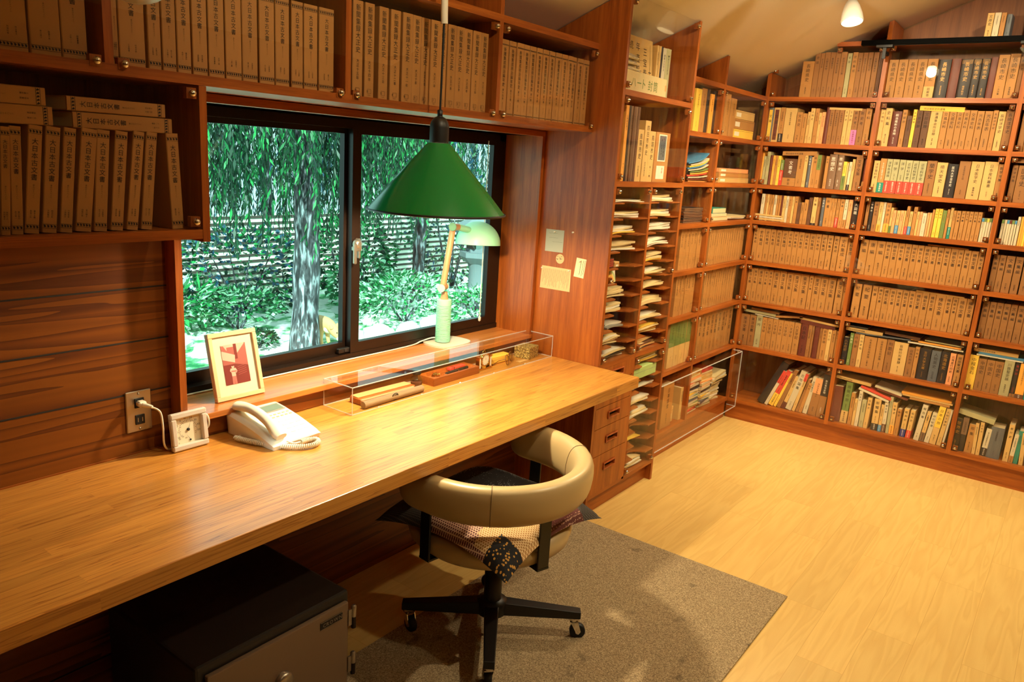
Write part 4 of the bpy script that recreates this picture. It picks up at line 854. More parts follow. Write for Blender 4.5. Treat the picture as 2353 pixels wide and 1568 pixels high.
for i, (c, a) in enumerate((('cover_k', 0), ('cover_m', 4), ('cover_w', -3), ('cover_r', 5), ('cover_o', 2), ('cover_v', -4), ('cover_w', 6), ('cover_u', -2), ('cover_y', 3), ('cover_w', 8), ('cover_u', 10))):
    m = MB(); th = .009
    def P(u, v): return (1.03+.25*u+.02*math.sin(a), .15+.2*v, z+.012*i*.75+.035*(u-.5)*(u-.2)*(i/10)*2*u+.03*u*i/10)
    m.grid(lambda u, v: P(u, v), 8, 2, c, True); m.grid(lambda u, v: tuple(Vector(P(u, v))+Vector((0, 0, .006))), 8, 2, c, True)
    k = 8; m.add([tuple(Vector(P(u/k, 0))+Vector((0, 0, dz))) for dz in (0, .006) for u in range(k+1)], [(u, u+1, k+2+u, k+1+u) for u in range(k)], c)
    m.add([P(1, 0), P(1, 1), tuple(Vector(P(1, 1))+Vector((0, 0, .006))), tuple(Vector(P(1, 0))+Vector((0, 0, .006)))], [(0, 1, 2, 3)], c)
    tag(m.build('paper_folder'), '%s folder, %s from bottom of bent colourful pile on window-wall shelf' % (WORD[c[-1]], ORD[i]), 'folder', 'bent colourful folders')
for i in range(9):
    m = MB(); zz = ZK[3]+T+i*.0088; dx = rnd.uniform(-.01, .01); m.box(1.03+dx, 1.27+dx, .15, .34, zz, zz+.0078, 'cover_b' if i % 2 else 'cover_n', c=.001); m.box(1.031+dx, 1.269+dx, .1495, .1505, zz+.002, zz+.006, 'cover_x')
    tag(m.build('binder'), 'dark thin binder, %s from bottom of pile on fourth window-wall shelf' % ORD[i], 'binder', 'pile of dark binders')
for i, (xa, xb_, th, c, lb) in enumerate(((1.40, 1.64, .022, 'c', 'cream book lowest of low pile on fourth window-wall shelf'), (1.40, 1.62, .02, 'w', 'whitish book midway in low pile on fourth window-wall shelf'), (1.41, 1.60, .03, 't', 'dull teal book topmost of low pile on fourth window-wall shelf'))):
    m = MB(); zz = ZK[3]+T+(0, .0225, .043)[i]; m.box(xa, xb_, .15, .33, zz, zz+th, 'cover_'+c, c=.001); m.box(xa+.001, xb_-.001, .1494, .151, zz+.003, zz+th-.003, 'pages'); tag(m.build('booklet'), lb, 'booklet', 'low pile on the fourth window-wall shelf')
sheaf(1.67, 1.9, ZK[3]+T+.001, 3, [C_, W], 'cream papers lying near corner on fourth window-wall shelf', .006, .003, y0=.15, d=.2, group='papers on window-wall shelves')
# lowest compartment: leaning piles of little books and journals
g = random.Random(3); cc = 'wcrwkonsmwyvcwtrpu'
for (x0, w, n, dx, lab) in ((1.345, .19, 18, .0, 'first pile'), (1.55, .17, 17, .008, 'second pile')):
    z = ZK[7]+T+.0005; pos = 0
    for i in range(n):
        th = g.uniform(.011, .017); ww = w*g.uniform(.82, 1.); off = g.uniform(-.012, .012)+dx*i*.0; c = cc[(i*7+int(x0*100)) % len(cc)]; a = R(g.uniform(-6, 6))
        M = Matrix.Translation((x0+off+w/2, .22, z)) @ Matrix.Rotation(a, 4, 'Z')
        m = MB(); m.box(-ww/2, ww/2, -.07, .07, 0, .001, 'cover_'+c, M=M); m.box(-ww/2, ww/2, -.07, .07, th-.0015, th-.0005, 'cover_'+c, M=M); m.box(-ww/2, ww/2, -.07, -.069, .001, th-.0015, 'cover_'+c, M=M) if i % 3 else None; m.box(-ww/2+.002, ww/2-.002, -.0685, .068, .001, th-.0015, 'pages', M=M)
        tag(m.build('pocket_book'), '%s pocket book, %s from bottom of %s in clear cover box' % (WORD[c], ORD[i], lab), 'book', 'piles of pocket books in lowest compartment'); z += th
z = ZK[7]+T+.0005
for i in range(9):
    th = .012; c = (C_, 'cream_paper', 'white_paper')[i % 3]; o_ = g.uniform(-.012, .012); M = Matrix.Translation((1.8+o_, .235, z)) @ Matrix.Rotation(R(g.uniform(-8, 8)), 4, 'Z')
    m = MB(); m.box(-.07, .07, -.075, .075, 0, th-.0008, c, M=M, c=.001); m.box(-.0702, .0702, -.0752, .0752, .004, .0044, 'grey_paper', M=M)
    tag(m.build('journal'), 'cream journal, %s from bottom of pile nearest corner in clear cover box' % ORD[i], 'journal', 'pile of journals nearest corner'); z += th
m = MB(); m.box(1.72, 1.9, .15, .33, z, z+.02, 'cover_n', c=.001); m.box(1.721, 1.899, .1495, .151, z+.004, z+.016, 'pages'); tag(m.build('journal'), 'black journal lying on pile nearest corner in clear cover box', 'journal')
sheaf(1.7, 1.905, z+.021, 4, [W, C_], 'loose whitish papers topmost on pile nearest corner', .009, .012, y0=.14, d=.2, group='papers on window-wall shelves')
m = MB(); m.box(1.15, 1.205, .16, .26, ZK[7]+T, ZK[7]+T+.095, 'kraft_card', c=.002); m.box(1.1497, 1.2053, .1597, .2603, ZK[7]+T+.07, ZK[7]+T+.071, 'cover_b'); m.box(1.165, 1.19, .1594, .161, ZK[7]+T+.02, ZK[7]+T+.05, 'cream_paper'); tag(m.build('storage_box'), 'small tan box standing beside big tan volume in clear cover box', 'box')
# ------------------------------------------------------------------ pendant lamp
PX, PY, PZ, PR = -1.0, .055, 1.392, .212
pl = empty('pendant_lamp', (PX, PY, PZ), 'green conical pendant lamp hanging over the desk', 'lamp')
m = MB(); H = .205
out_ = [(PR, PZ), (PR-.002, PZ+.003)]+[(PR-(PR-.034)*t, PZ+.003+(H-.003)*t) for t in (.25, .5, .75, 1.)]
m.lathe(out_, 'green_enamel', PX, PY, 64, cap=False)
m.lathe([(PR-.001, PZ), (PR-.004, PZ+.002)]+[(PR-.0045-(PR-.038)*t, PZ+.003+(H-.006)*t) for t in (.25, .5, .75, .985)], 'shade_inner', PX, PY, 64, cap=False)
m.build('lamp_shade', pl)
m = MB(); m.tube([(PX+(PR+.0005)*math.cos(a*math.pi/32), PY+(PR+.0005)*math.sin(a*math.pi/32), PZ) for a in range(64)], .0035, 'black_metal', 8, closed=True); m.build('rim', pl)
m = MB(); zz = PZ+H-.004
m.lathe([(.029, zz), (.0295, zz+.05)]+[(.0295*math.cos(a), zz+.05+.034*math.sin(a)) for a in [R(15*i) for i in range(1, 6)]]+[(.008, zz+.084), (.0085, zz+.1), (.003, zz+.103)], 'black_metal', PX, PY, 32); m.build('socket', pl)
m = MB(); m.tube([(PX, PY, zz+.1), (PX+.002, PY, zz+.25), (PX+.003, PY, zz+.42)], .0032, 'black_rubber', 8); m.build('cord', pl)
m = MB(); z1 = zz+.345; m.tube([(PX+.004, PY, z1), (PX+.002, PY, z1+.03), (PX+.001, PY, z1+.07), (PX+.006, PY, z1+.12), (PX+.015, PY, z1+.17), (PX+.022, PY, ceil_z(PX, PY)-.002)], .0105, 'white_plastic', 12); m.build('cord_sleeve', pl)
m = MB(); m.lathe([(.0, PZ+.055)]+[(.03*math.sin(a), PZ+.085-.03*math.cos(a)) for a in [R(20*i) for i in range(1, 8)]]+[(.014, PZ+.125), (.014, PZ+.17)], 'lamp_glow', PX, PY, 20) if 0 else None
emit('lamp_glow', (255, 233, 190), 26.)
m = MB(); m.lathe([(.0, PZ+.016)]+[(.030*math.sin(a), PZ+.046-.030*math.cos(a)) for a in [R(20*i) for i in range(1, 8)]]+[(.013, PZ+.074)], 'lamp_glow', PX, PY, 20); m.build('bulb', pl)
m = MB(); m.lathe([(.016, PZ+.0745), (.018, PZ+.09), (.018, PZ+.19)], 'white_plastic', PX, PY, 20); m.build('lamp_holder', pl)

# ------------------------------------------------------------------ mint desk lamp on the sill
BX, BY = -.455, .487
dl = empty('desk_lamp', (BX, BY, SILL), 'mint green desk lamp with wooden arm standing on the windowsill', 'lamp')
m = MB()
pts = []
for t in range(0, 360, 10):
    a = R(t); rr_ = 1/((abs(math.cos(a))**3.2+abs(math.sin(a))**3.2)**(1/3.2)); pts.append((BX+.020+.098*rr_*math.cos(a), BY-.008+.076*rr_*math.sin(a)))
m.prism(pts, 'z', SILL+.0002, SILL+.008, 'grey_enamel'); m.build('base', dl, bevel=.0015)
m = MB(); prof = []
h0 = SILL+.008
for i in range(26):
    z = h0+.002+i*.0058
    prof += [(.0285, z), (.031, z+.0012), (.031, z+.0040), (.0285, z+.0052)]
prof += [(.0305, h0+.155), (.0305, h0+.178), (.027, h0+.18)]
m.lathe(prof, 'mint_plastic', BX, BY, 36, smooth=False); m.build('column', dl)
zc = h0+.18
EL = Vector((BX-.012, BY, zc+.05)); TP = Vector((BX+.036, BY, 1.283))
m = MB(); m.lathe([(.017, zc), (.0145, zc+.012), (.012, zc+.03)], 'light_wood', BX, BY, 20)
m.tube([EL+Vector((-.022, -.012, 0)), EL+Vector((.028, .012, 0))], .0135, 'light_wood', 16); m.build('elbow', dl)
dv = Vector((-.022, -.012, 0)).normalized()
for q0, q1 in ((EL+Vector((-.022, -.012, 0)), EL+Vector((-.022, -.012, 0))+dv*.005), (EL+Vector((.028, .012, 0)), EL+Vector((.028, .012, 0))-dv*.005), (TP+Vector((-.02, -.015, .0)), TP+Vector((-.02, -.015, 0))+dv*.006)):
    m = MB(); m.tube([q0, q1], .016, 'mint_plastic', 18); m.build('joint_cap', dl)
m.tube([TP+Vector((-.02, -.015, .0)), TP+Vector((-.02, -.015, 0))+dv*.006], .016, 'mint_plastic', 18); m.build('joint_cap', dl)
m = MB(); m.tube([EL, TP], .0125, 'light_wood', 16); m.tube([TP+Vector((-.02, -.015, 0)), TP+Vector((.03, .0, -.004))], .0135, 'light_wood', 14); m.build('arm', dl)
DC = Vector((BX+.215, BY+.013, 1.198)); DR = .096
m = MB()
prof = [(DR, 0), (DR, .004)]+[(DR*math.cos(R(a)), .004+DR*.98*math.sin(R(a))) for a in range(10, 91, 8)]
M = Matrix.Translation(DC) @ Matrix.Rotation(R(-3), 4, 'X') @ Matrix.Rotation(R(3), 4, 'Y')
m.lathe(prof, 'mint_plastic', 0, 0, 40, M=M, cap=False); m.lathe([(r-.002, z) for r, z in prof[:-1]]+[(0, prof[-1][1]-.002)], 'shade_inner', 0, 0, 40, M=M, cap=False)
m.tube([DC+Vector((-.072, -.004, .066)), TP+Vector((.03, 0, -.004))], .014, 'mint_plastic', 14); m.build('lamp_shade', dl)
m = MB(); m.lathe([(.0, -.022)]+[(.024*math.sin(R(a)), .004-.026*math.cos(R(a))) for a in range(20, 150, 20)]+[(.012, .04), (.012, .06)], 'glass', 0, 0, 18, M=M); m.build('bulb', dl)

# ------------------------------------------------------------------ wall outlet, plug and flex
ol = empty('wall_outlet', (-1.787, YW, .838), 'stainless wall outlet plate with plugged cream cord on the board wall', 'outlet')
m = MB(); m.box(-1.822, -1.752, YW-.006, YW-.0005, .781, .896, 'steel', c=.002); m.build('plate', ol)
for z in (.862, .815):
    m = MB(); m.box(-1.799, -1.773, YW-.0085, YW-.005, z-.0135, z+.0135, 'black_rubber', c=.001)
    for q in (-.006, .006): m.box(-1.786+q-.001, -1.786+q+.001, YW-.0087, YW-.008, z-.006, z+.006, 'steel')
    m.build('socket', ol)
m = MB()
for z in (.888, .789): m.lathe([(.0035, 0), (.003, .0015), (0, .002)], 'steel', n=12, M=Matrix.Translation((-1.787, YW-.006, z)) @ Matrix.Rotation(R(90), 4, 'X'))
m.build('screw', ol)
def spline(pts, n=10):
    P = [Vector(p) for p in pts]; o = []
    for i in range(len(P)-1):
        a, b, c, d = P[max(i-1, 0)], P[i], P[i+1], P[min(i+2, len(P)-1)]
        for k in range(n):
            t = k/n; o.append(.5*((2*b)+(c-a)*t+(2*a-5*b+4*c-d)*t*t+(3*b-a-3*c+d)*t**3))
    return o+[P[-1]]
cd_ = empty('lamp_cord', (-1.78, YW-.02, .86), 'cream power cord running from wall outlet along the sill to the desk lamp', 'cord')
m = MB(); m.box(-1.798, -1.776, YW-.03, YW-.0088, .855, .871, 'white_plastic', c=.004); m.tube([(-1.787, YW-.028, .862), (-1.772, YW-.048, .857)], [.007, .0045], 'white_plastic', 10); m.build('plug', cd_)
m = MB(); pth = spline([(-1.774, YW-.046, .857), (-1.757, YW-.058, .842), (-1.752, YW-.06, .80), (-1.748, YW-.055, .748), (-1.73, YW-.045, .7235), (-1.70, YW-.033, .7235), (-1.66, YW-.02, .7245), (-1.632, YW-.016, .735), (-1.622, .334, .768), (-1.624, .334, SILL+.004), (-1.636, .362, SILL+.0035), (-1.648, .42, SILL+.0035), (-1.65, .50, SILL+.0035), (-1.61, .531, SILL+.0035), (-1.4, .533, SILL+.0035), (-1.0, .533, SILL+.0035), (-.62, .533, SILL+.0035), (-.53, .536, SILL+.012), (-.47, .525, SILL+.02), (-.433, .492, SILL+.014)], 8)
m.tube(pth, .0028, 'white_plastic', 8, rz=.0028); m.build('flex', cd_)

# ------------------------------------------------------------------ photograph in a frame
FM = Matrix.Translation((-1.541, .414, SILL+.001)) @ Matrix.Rotation(R(-1), 4, 'Z') @ Matrix.Rotation(R(-14), 4, 'X')
pf = empty('photo_frame', (-1.43, .47, SILL), 'pale wooden photo frame with red-toned photograph standing on the sill', 'photo frame')
FW, FH = .164, .207
plain('frame_wood', (232, 196, 150), .35); plain('print_dark', (128, 58, 54), .3); plain('print_mid', (172, 100, 92), .3); plain('print_light', (232, 186, 168), .3); plain('print_pink', (206, 120, 110), .3)
m = MB(); b = .014
for (x0, x1, z0, z1) in ((0, FW, 0, b), (0, FW, FH-b, FH), (0, b, b, FH-b), (FW-b, FW, b, FH-b)): m.box(x0, x1, -.006, .012, z0, z1, 'frame_wood', c=.0015, M=FM)
m.build('frame', pf)
m = MB(); m.box(b, FW-b, .001, .004, b, FH-b, 'white_paper', M=FM); m.build('mount', pf)
m = MB(); px0, px1, pz0, pz1 = .040, FW-.040, .045, FH-.040; w_, h_ = px1-px0, pz1-pz0
def ply(pts, mat, y): m.add([(px0+u*w_, y, pz0+v*h_) for u, v in pts], [tuple(range(len(pts)))], mat, False, FM)
m.box(px0, px1, .0002, .0012, pz0, pz1, 'print_mid', M=FM)
ply([(0, .72), (.5, .72), (.5, 1), (0, 1)], 'print_light', 0); ply([(.0, .98), (.1, .98), (.3, .75), (0, .78)], 'print_mid', -.0002); ply([(.22, .72), (.5, .72), (.5, .93), (.22, .93)], 'print_mid', -.0003); ply([(0, .64), (.48, .53), (.52, .72), (0, .86)], 'print_light', -.0004)
ply([(.5, .62), (.62, .62), (.62, 1), (.5, 1)], 'print_dark', -.0003); ply([(.62, .76), (.95, .98), (.95, 1), (.62, 1)], 'print_light', -.0003)
ply([(0, 0), (1, 0), (1, .42), (.5, .5), (0, .5)], 'print_dark', -.0002)
def blob(cx, cy, rx_, ry_, mat, y): ply([(cx+rx_*math.cos(R(a)), cy+ry_*math.sin(R(a))) for a in range(0, 360, 24)], mat, y)
for (cx, cy, r1, r2, mt) in ((.36, .44, .055, .045, 'print_light'), (.36, .475, .055, .025, 'print_dark')): blob(cx, cy, r1, r2, mt, -.0006 if mt == 'print_light' else -.0007)
ply([(.26, .40), (.46, .40), (.52, .32), (.47, .27), (.44, .30), (.44, .2), (.28, .2), (.27, .30), (.22, .34)], 'print_light', -.0006); ply([(.27, .345), (.49, .335), (.49, .30), (.27, .31)], 'print_pink', -.0008)
ply([(.28, .2), (.44, .2), (.45, .0), (.37, .0), (.36, .14), (.35, .0), (.27, .0)], 'print_pink', -.0006)
for i in range(5): ply([(.55, .42-.05*i), (.9, .46-.05*i), (.9, .45-.05*i), (.55, .41-.05*i)], 'print_mid', -.0005)
m.build('photograph', pf)
m = MB(); m.box(b-.002, FW-b+.002, -.0025, -.0018, b-.002, FH-b+.002, 'acrylic', M=FM); m.build('glazing', pf)
m = MB(); m.add([tuple(FM @ Vector(p)) for p in ((.07, .0125, .15), (.108, .0125, .15), (.07, .0125, .02), (.108, .0125, .02))]+[(-1.471, .497, SILL+.001), (-1.433, .497, SILL+.001)], [(0, 1, 5, 4), (0, 4, 2), (1, 3, 5), (2, 4, 5, 3)], 'cover_m'); m.build('easel', pf)

# ------------------------------------------------------------------ room thermometer
plain('frosted', (236, 226, 214), .3, **{'Transmission Weight': .25, 'IOR': 1.3})
TM = Matrix.Translation((-1.733, .332, DH+.001)) @ Matrix.Rotation(R(-7), 4, 'X')
th = empty('room_thermometer', (-1.68, .34, DH), 'square frosted thermometer with dial leaning against the board wall', 'thermometer')
m = MB(); S = .107
for q in ((0, S, -.012, .003, 0, .016), (0, S, -.012, .003, S-.016, S), (0, .016, -.012, .003, .016, S-.016), (S-.016, S, -.012, .003, .016, S-.016)): m.box(*q, 'frosted', M=TM, c=.003)
m.box(.002, S-.002, .003, .006, .002, S-.002, 'frosted', M=TM); m.build('case', th)
m = MB(); m.box(.014, S-.014, .0012, .003, .014, S-.014, 'white_paper', M=TM)
cx, cz = S*.5, S*.5
for i, a in enumerate(range(215, -36, -10)):
    r1 = .0285; r0_ = .0245 if i % 3 else .022; ca, sa = math.cos(R(a)), math.sin(R(a)); n_ = Vector((-sa, 0, ca))*.0005
    p, q = Vector((cx+r0_*ca, .001, cz+r0_*sa)), Vector((cx+r1*ca, .001, cz+r1*sa)); m.add([p+n_, q+n_, q-n_, p-n_], [(0, 1, 2, 3)], 'ink', False, TM)
for t, a in (('30', 212), ('20', 184), ('10', 152), ('0', 122), ('10', 97), ('20', 70), ('30', 42), ('40', 14), ('50', -14)):
    htext(m, t, cx+.0335*math.cos(R(a))-.005, cz+.0335*math.sin(R(a))-.003, .0085, 'ink', .001, M=TM)
for i, t in enumerate(('0', '20', '40', '60')): htext(m, t, cx-.02+.012*math.cos(R(200-i*55)), .022+.012*math.sin(R(200-i*55)), .0055, 'ink', .001, M=TM)
m.build('dial', th)
m = MB(); m.lathe([(.0042, 0), (.0042, .003), (0, .003)], 'ink', n=14, M=TM @ Matrix.Translation((cx, .0008, cz)) @ Matrix.Rotation(R(90), 4, 'X')); m.lathe([(.0026, 0), (.0026, .002), (0, .002)], 'ink', n=12, M=TM @ Matrix.Translation((cx+.004, .0008, .023)) @ Matrix.Rotation(R(90), 4, 'X'))
for (x0, z0, x1, z1, t) in ((cx, cz, cx+.009, cz+.024, .0007), (cx+.004, .023, cx-.008, .042, .0006)):
    d_ = Vector((x1-x0, 0, z1-z0)).normalized(); n_ = Vector((-d_.z, 0, d_.x))*t; m.add([Vector((x0, -.001, z0))+n_, Vector((x0, -.001, z0))-n_, Vector((x1, -.001, z1))], [(0, 1, 2)], 'ink', False, TM)
m.build('needle', th)

# ------------------------------------------------------------------ telephone
tp = empty('telephone', (-1.45, .25, DH), 'cream corded telephone with handset in cradle on the desk', 'telephone')
PHM = Matrix.Translation((-1.535, .15, DH+.0006)) @ Matrix.Rotation(R(2), 4, 'Z')
PW, PD = .172, .215
def top_z(v): return .022+.046*v+.006*math.sin(math.pi*v)
m = MB()
def body(u, v):
    x = PW*u; y = PD*v; e = min(u, 1-u, v, 1-v); ez = top_z(v)
    dr = .010*max(0, 1-e/.07)**2
    return (x, y, ez-dr)
m.grid(body, 24, 24, 'white_plastic', True, PHM)
bt = [(PW*i/24, 0) for i in range(24)]+[(PW, PD*i/24) for i in range(24)]+[(PW*(1-i/24), PD) for i in range(24)]+[(0, PD*(1-i/24)) for i in range(24)]
tpv = []
for x, y in bt: p = body(x/PW, y/PD); tpv.append((x, y, p[2]))
nb = len(bt); m.add([(x*.97+.003, y*.97+.003, 0) for x, y in bt]+tpv, [(i, (i+1) % nb, nb+(i+1) % nb, nb+i) for i in range(nb)], 'white_plastic', True, PHM)
m.build('base', tp)
def onp(x, y, dz=0): return Vector((x, y, top_z(y/PD)+dz))
m = MB(); m.add([onp(.078, .14, .0012), onp(.158, .14, .0012), onp(.158, .185, .0012), onp(.078, .185, .0012)], [(0, 1, 2, 3)], 'grey_paper', False, PHM); m.add([onp(.083, .146, .0018), onp(.153, .146, .0018), onp(.153, .18, .0018), onp(.083, .18, .0018)], [(0, 1, 2, 3)], 'lcd', False, PHM) if 'lcd' in MATS else None
plain('lcd', (108, 118, 88), .12)
m.add([onp(.083, .146, .0018), onp(.153, .146, .0018), onp(.153, .18, .0018), onp(.083, .18, .0018)], [(0, 1, 2, 3)], 'lcd', False, PHM); m.build('display', tp)
for r_ in range(2):
    for c__ in range(5):
        m = MB(); q = onp(.083+.0155*c__, .122-.014*r_); m.box(q.x, q.x+.009, q.y, q.y+.005, q.z-.001, q.z+.0022, 'cream_paper', M=PHM, c=.0006); m.build('button', tp)
for r_ in range(4):
    for c__ in range(3):
        m = MB(); q = onp(.085+.024*c__, .082-.019*r_); m.box(q.x, q.x+.016, q.y, q.y+.011, q.z-.001, q.z+.0016, 'white_plastic', M=PHM, c=.0008); m.build('button', tp)
m = MB(); pth = []
for i in range(25):
    v = i/24; y = .006+.2*v; z = top_z(v)+.012+.017*math.sin(math.pi*v); pth.append((.032, y, z))
rad = []
for i in range(25):
    v = i/24; q = abs(v-.5)*2; rad.append(.016+.010*max(0, q-.45)/.55 if q < .97 else .018)
m.tube(pth, rad, 'white_plastic', 16, M=PHM, rz=.013); m.build('handset', tp)
m = MB()
def coil(path, r, turns, wire):
    P = spline(path, 40); L = [0]
    for a, b2 in zip(P, P[1:]): L.append(L[-1]+(b2-a).length)
    o = []; tot = L[-1]; n = turns*8; j = 0
    for i in range(n+1):
        s_ = tot*i/n
        while j < len(L)-2 and L[j+1] < s_: j += 1
        t = (s_-L[j])/max(1e-9, L[j+1]-L[j]); c0 = P[j].lerp(P[j+1], t); tg = (P[j+1]-P[j]).normalized(); a = tg.cross(Vector((0, 0, 1))).normalized(); b2 = a.cross(tg); g_ = 2*math.pi*turns*i/n
        o.append(c0+a*(r*math.cos(g_))+b2*(r*math.sin(g_)))
    m.tube(o, wire, 'white_plastic', 5)
zc_ = DH+.009
coil([(-1.563, .292, zc_+.002), (-1.545, .235, zc_), (-1.515, .165, zc_), (-1.475, .115, zc_), (-1.44, .098, zc_), (-1.412, .108, zc_), (-1.405, .13, zc_), (-1.425, .14, zc_), (-1.455, .135, zc_+.003)], .0062, 62, .0021)
m.tube(spline([(-1.455, .135, zc_+.003), (-1.475, .139, zc_+.004), (-1.49, .151, zc_+.012)], 6), .0025, 'white_plastic', 8); m.tube(spline([(-1.563, .292, zc_+.002), (-1.55, .30, zc_+.0), (-1.534, .30, zc_-.001)], 6), .0025, 'white_plastic', 8)
m.build('coiled_cord', tp)

# ------------------------------------------------------------------ clear display case and what lies in it
ca = empty('display_case', (-.6, .3, DH), 'long clear acrylic display case lying along the back of the desk', 'display case')
x0, x1, y0, y1, z0, z1 = -1.172, -.012, .232, .372, DH+.0005, .815
m = MB(); t = .003
m.box(x0, x1, y0, y0+t, z0, z1, 'acrylic'); m.box(x0, x1, y1-t, y1, z0, z1, 'acrylic'); m.box(x0, x0+t, y0+t, y1-t, z0, z1, 'acrylic'); m.box(x1-t, x1, y0+t, y1-t, z0, z1, 'acrylic'); m.box(x0, x1, y0, y1, z1-t, z1, 'acrylic'); m.build('panel', ca)
m = MB(); e = .0022
for y in (y0, y1): m.box(x0-.0004, x1, y-e/2, y+e/2, z1-e, z1+.0004, 'acrylic_edge'); m.box(x0, x1, y-e/2, y+e/2, z0, z0+e, 'acrylic_edge')
for x in (x0, x1-.0006):
    m.box(x-e/2, x+e/2, y0, y1, z1-e, z1+.0004, 'acrylic_edge'); m.box(x-e/2, x+e/2, y0, y1, z0, z0+e, 'acrylic_edge')
    for y in (y0, y1): m.box(x-e/2, x+e/2, y-e/2, y+e/2, z0, z1, 'acrylic_edge')
m.build('edge', ca)
for i in range(5):
    m = MB(); xx = -1.06+i*.21; m.box(xx, xx+.008, y0-.003, y0, z0, z0+.006, 'acrylic_edge', c=.001); m.build('clip', ca)
D0 = DH+.0006
# wooden pen box with lid
m = MB(); M = Matrix.Translation((-1.085, .292, D0)) @ Matrix.Rotation(R(-1.5), 4, 'Z'); m.box(0, .262, 0, .052, 0, .021, 'veneer_x', M=M, c=.002); m.box(.004, .255, .014, .05, .0212, .0245, 'cover_p', M=M, c=.001)
pb = empty('pen_box', (-.95, .31, DH), 'reddish wooden pen box lying at one end of the display case', 'box'); m.build('body', pb)
m = MB(); m.box(0, .25, -.0105, -.0005, .006, .0215, 'light_wood', M=M, c=.003); m.build('lid', pb)
# round paperweight stick
m = MB(); mt = plain('stone_grey', (150, 126, 92), .6, bump=.5, bscale=160.)
m.tube([(-1.103, .256, D0+.0135), (-.816, .258, D0+.0135)], .0125, 'stone_grey', 10); sk = empty('paperweight', (-.96, .257, DH), 'grey rod-shaped paperweight with ring lying before pen box', 'paperweight'); m.build('rod', sk)
m = MB(); m.tube([(-.962+.014*math.cos(a*math.pi/12), .2475-.002*math.sin(a*math.pi/12), D0+.016+.012*math.sin(a*math.pi/12)) for a in range(24)], .0018, 'bronze_sash', 7, closed=True); m.build('ring', sk)
# ink bottle
ib = empty('ink_bottle', (-.779, .322, DH), 'clear glass ink bottle with black cap in the display case', 'bottle')
m = MB(); m.lathe([(.021, D0), (.023, D0+.004), (.023, D0+.026), (.018, D0+.034), (.012, D0+.038), (.012, D0+.046)], 'glass', -.779, .322, 24); m.lathe([(.019, D0+.003), (.0205, D0+.006), (.0205, D0+.017)], 'cover_m', -.779, .322, 24); m.build('body', ib)
m = MB(); m.lathe([(.0155, D0+.046), (.017, D0+.049), (.017, D0+.058), (.0155, D0+.061), (.006, D0+.062), (0, D0+.0615)], 'black_rubber', -.779, .322, 24); m.build('cap', ib)
# desk tray with pen and seal
ty = empty('pen_tray', (-.6, .3, DH), 'wooden desk tray with round and long hollows in the display case', 'tray')
m = MB(); M = Matrix.Translation((-.738, .27, D0)) @ Matrix.Rotation(R(1), 4, 'Z'); Wt, Dt, Ht = .27, .082, .03
nx, ny = 54, 18
def trayz(x, y):
    z = Ht; d1 = math.hypot((x-.05)/.036, (y-Dt/2)/.031)
    if d1 < 1: z = Ht-.012
    if .085 < x < .255 and .012 < y < Dt-.012: z = Ht-.010
    return z
m.grid(lambda u, v: (Wt*u, Dt*v, trayz(Wt*u, Dt*v)), nx, ny, 'veneer_x', False, M); m.box(0, Wt, 0, Dt, 0, .0005, 'veneer_x', M=M)
for q in (((0, 0), (Wt, 0)), ((Wt, 0), (Wt, Dt)), ((Wt, Dt), (0, Dt)), ((0, Dt), (0, 0))): m.add([(*q[0], 0), (*q[1], 0), (*q[1], Ht), (*q[0], Ht)], [(0, 1, 2, 3)], 'veneer_x', False, M)
m.build('body', ty)
fp = empty('fountain_pen', (-.56, .295, DH+.03), 'black fountain pen with gold trim lying in the wooden desk tray', 'pen')
m = MB(); a_, b2_ = M @ Vector((.095, .026, .0265)), M @ Vector((.235, .03, .0265)); m.tube([a_.lerp(b2_, t) for t in (0, .03, .5, .52, .97, 1.)], [.003, .0052, .0062, .0066, .006, .003], 'black_rubber', 12); m.build('barrel', fp)
m = MB(); m.tube([a_.lerp(b2_, .5), a_.lerp(b2_, .53)], .0071, 'brass', 12); m.tube([a_.lerp(b2_, .56)+Vector((0, -.001, .0068)), a_.lerp(b2_, .85)+Vector((0, -.001, .0068))], .0012, 'brass', 6); m.build('clip', fp)
m = MB(); q = M @ Vector((.15, .048, .021)); m.box(q.x, q.x+.09, q.y, q.y+.022, q.z, q.z+.012, 'cover_r', c=.002); m.box(q.x+.02, q.x+.023, q.y-.0002, q.y+.0222, q.z-.0002, q.z+.0123, 'brass'); tag(m.build('seal_case'), 'small red seal case lying behind the fountain pen', 'case')
for i, (ox, oy, r_) in enumerate(((.04, .038, 20), (.056, .046, -30))):
    m = MB(); MM = M @ Matrix.Translation((ox, oy, .0255)) @ Matrix.Rotation(R(r_), 4, 'Z'); m.lathe([(.007, -.007), (.0085, 0), (.007, .007)], 'brass', n=14, M=MM @ Matrix.Rotation(R(90), 4, 'Y')); m.lathe([(.004, .007), (.004, .014), (.0065, .015), (.0065, .018)], 'brass' if i else 'cover_m', n=12, M=MM @ Matrix.Rotation(R(90), 4, 'Y'))
    tag(m.build('cufflink'), ('dark cufflink in round hollow of the wooden tray', 'gold cufflink beside dark one in round hollow of the tray')[i], 'cufflink')
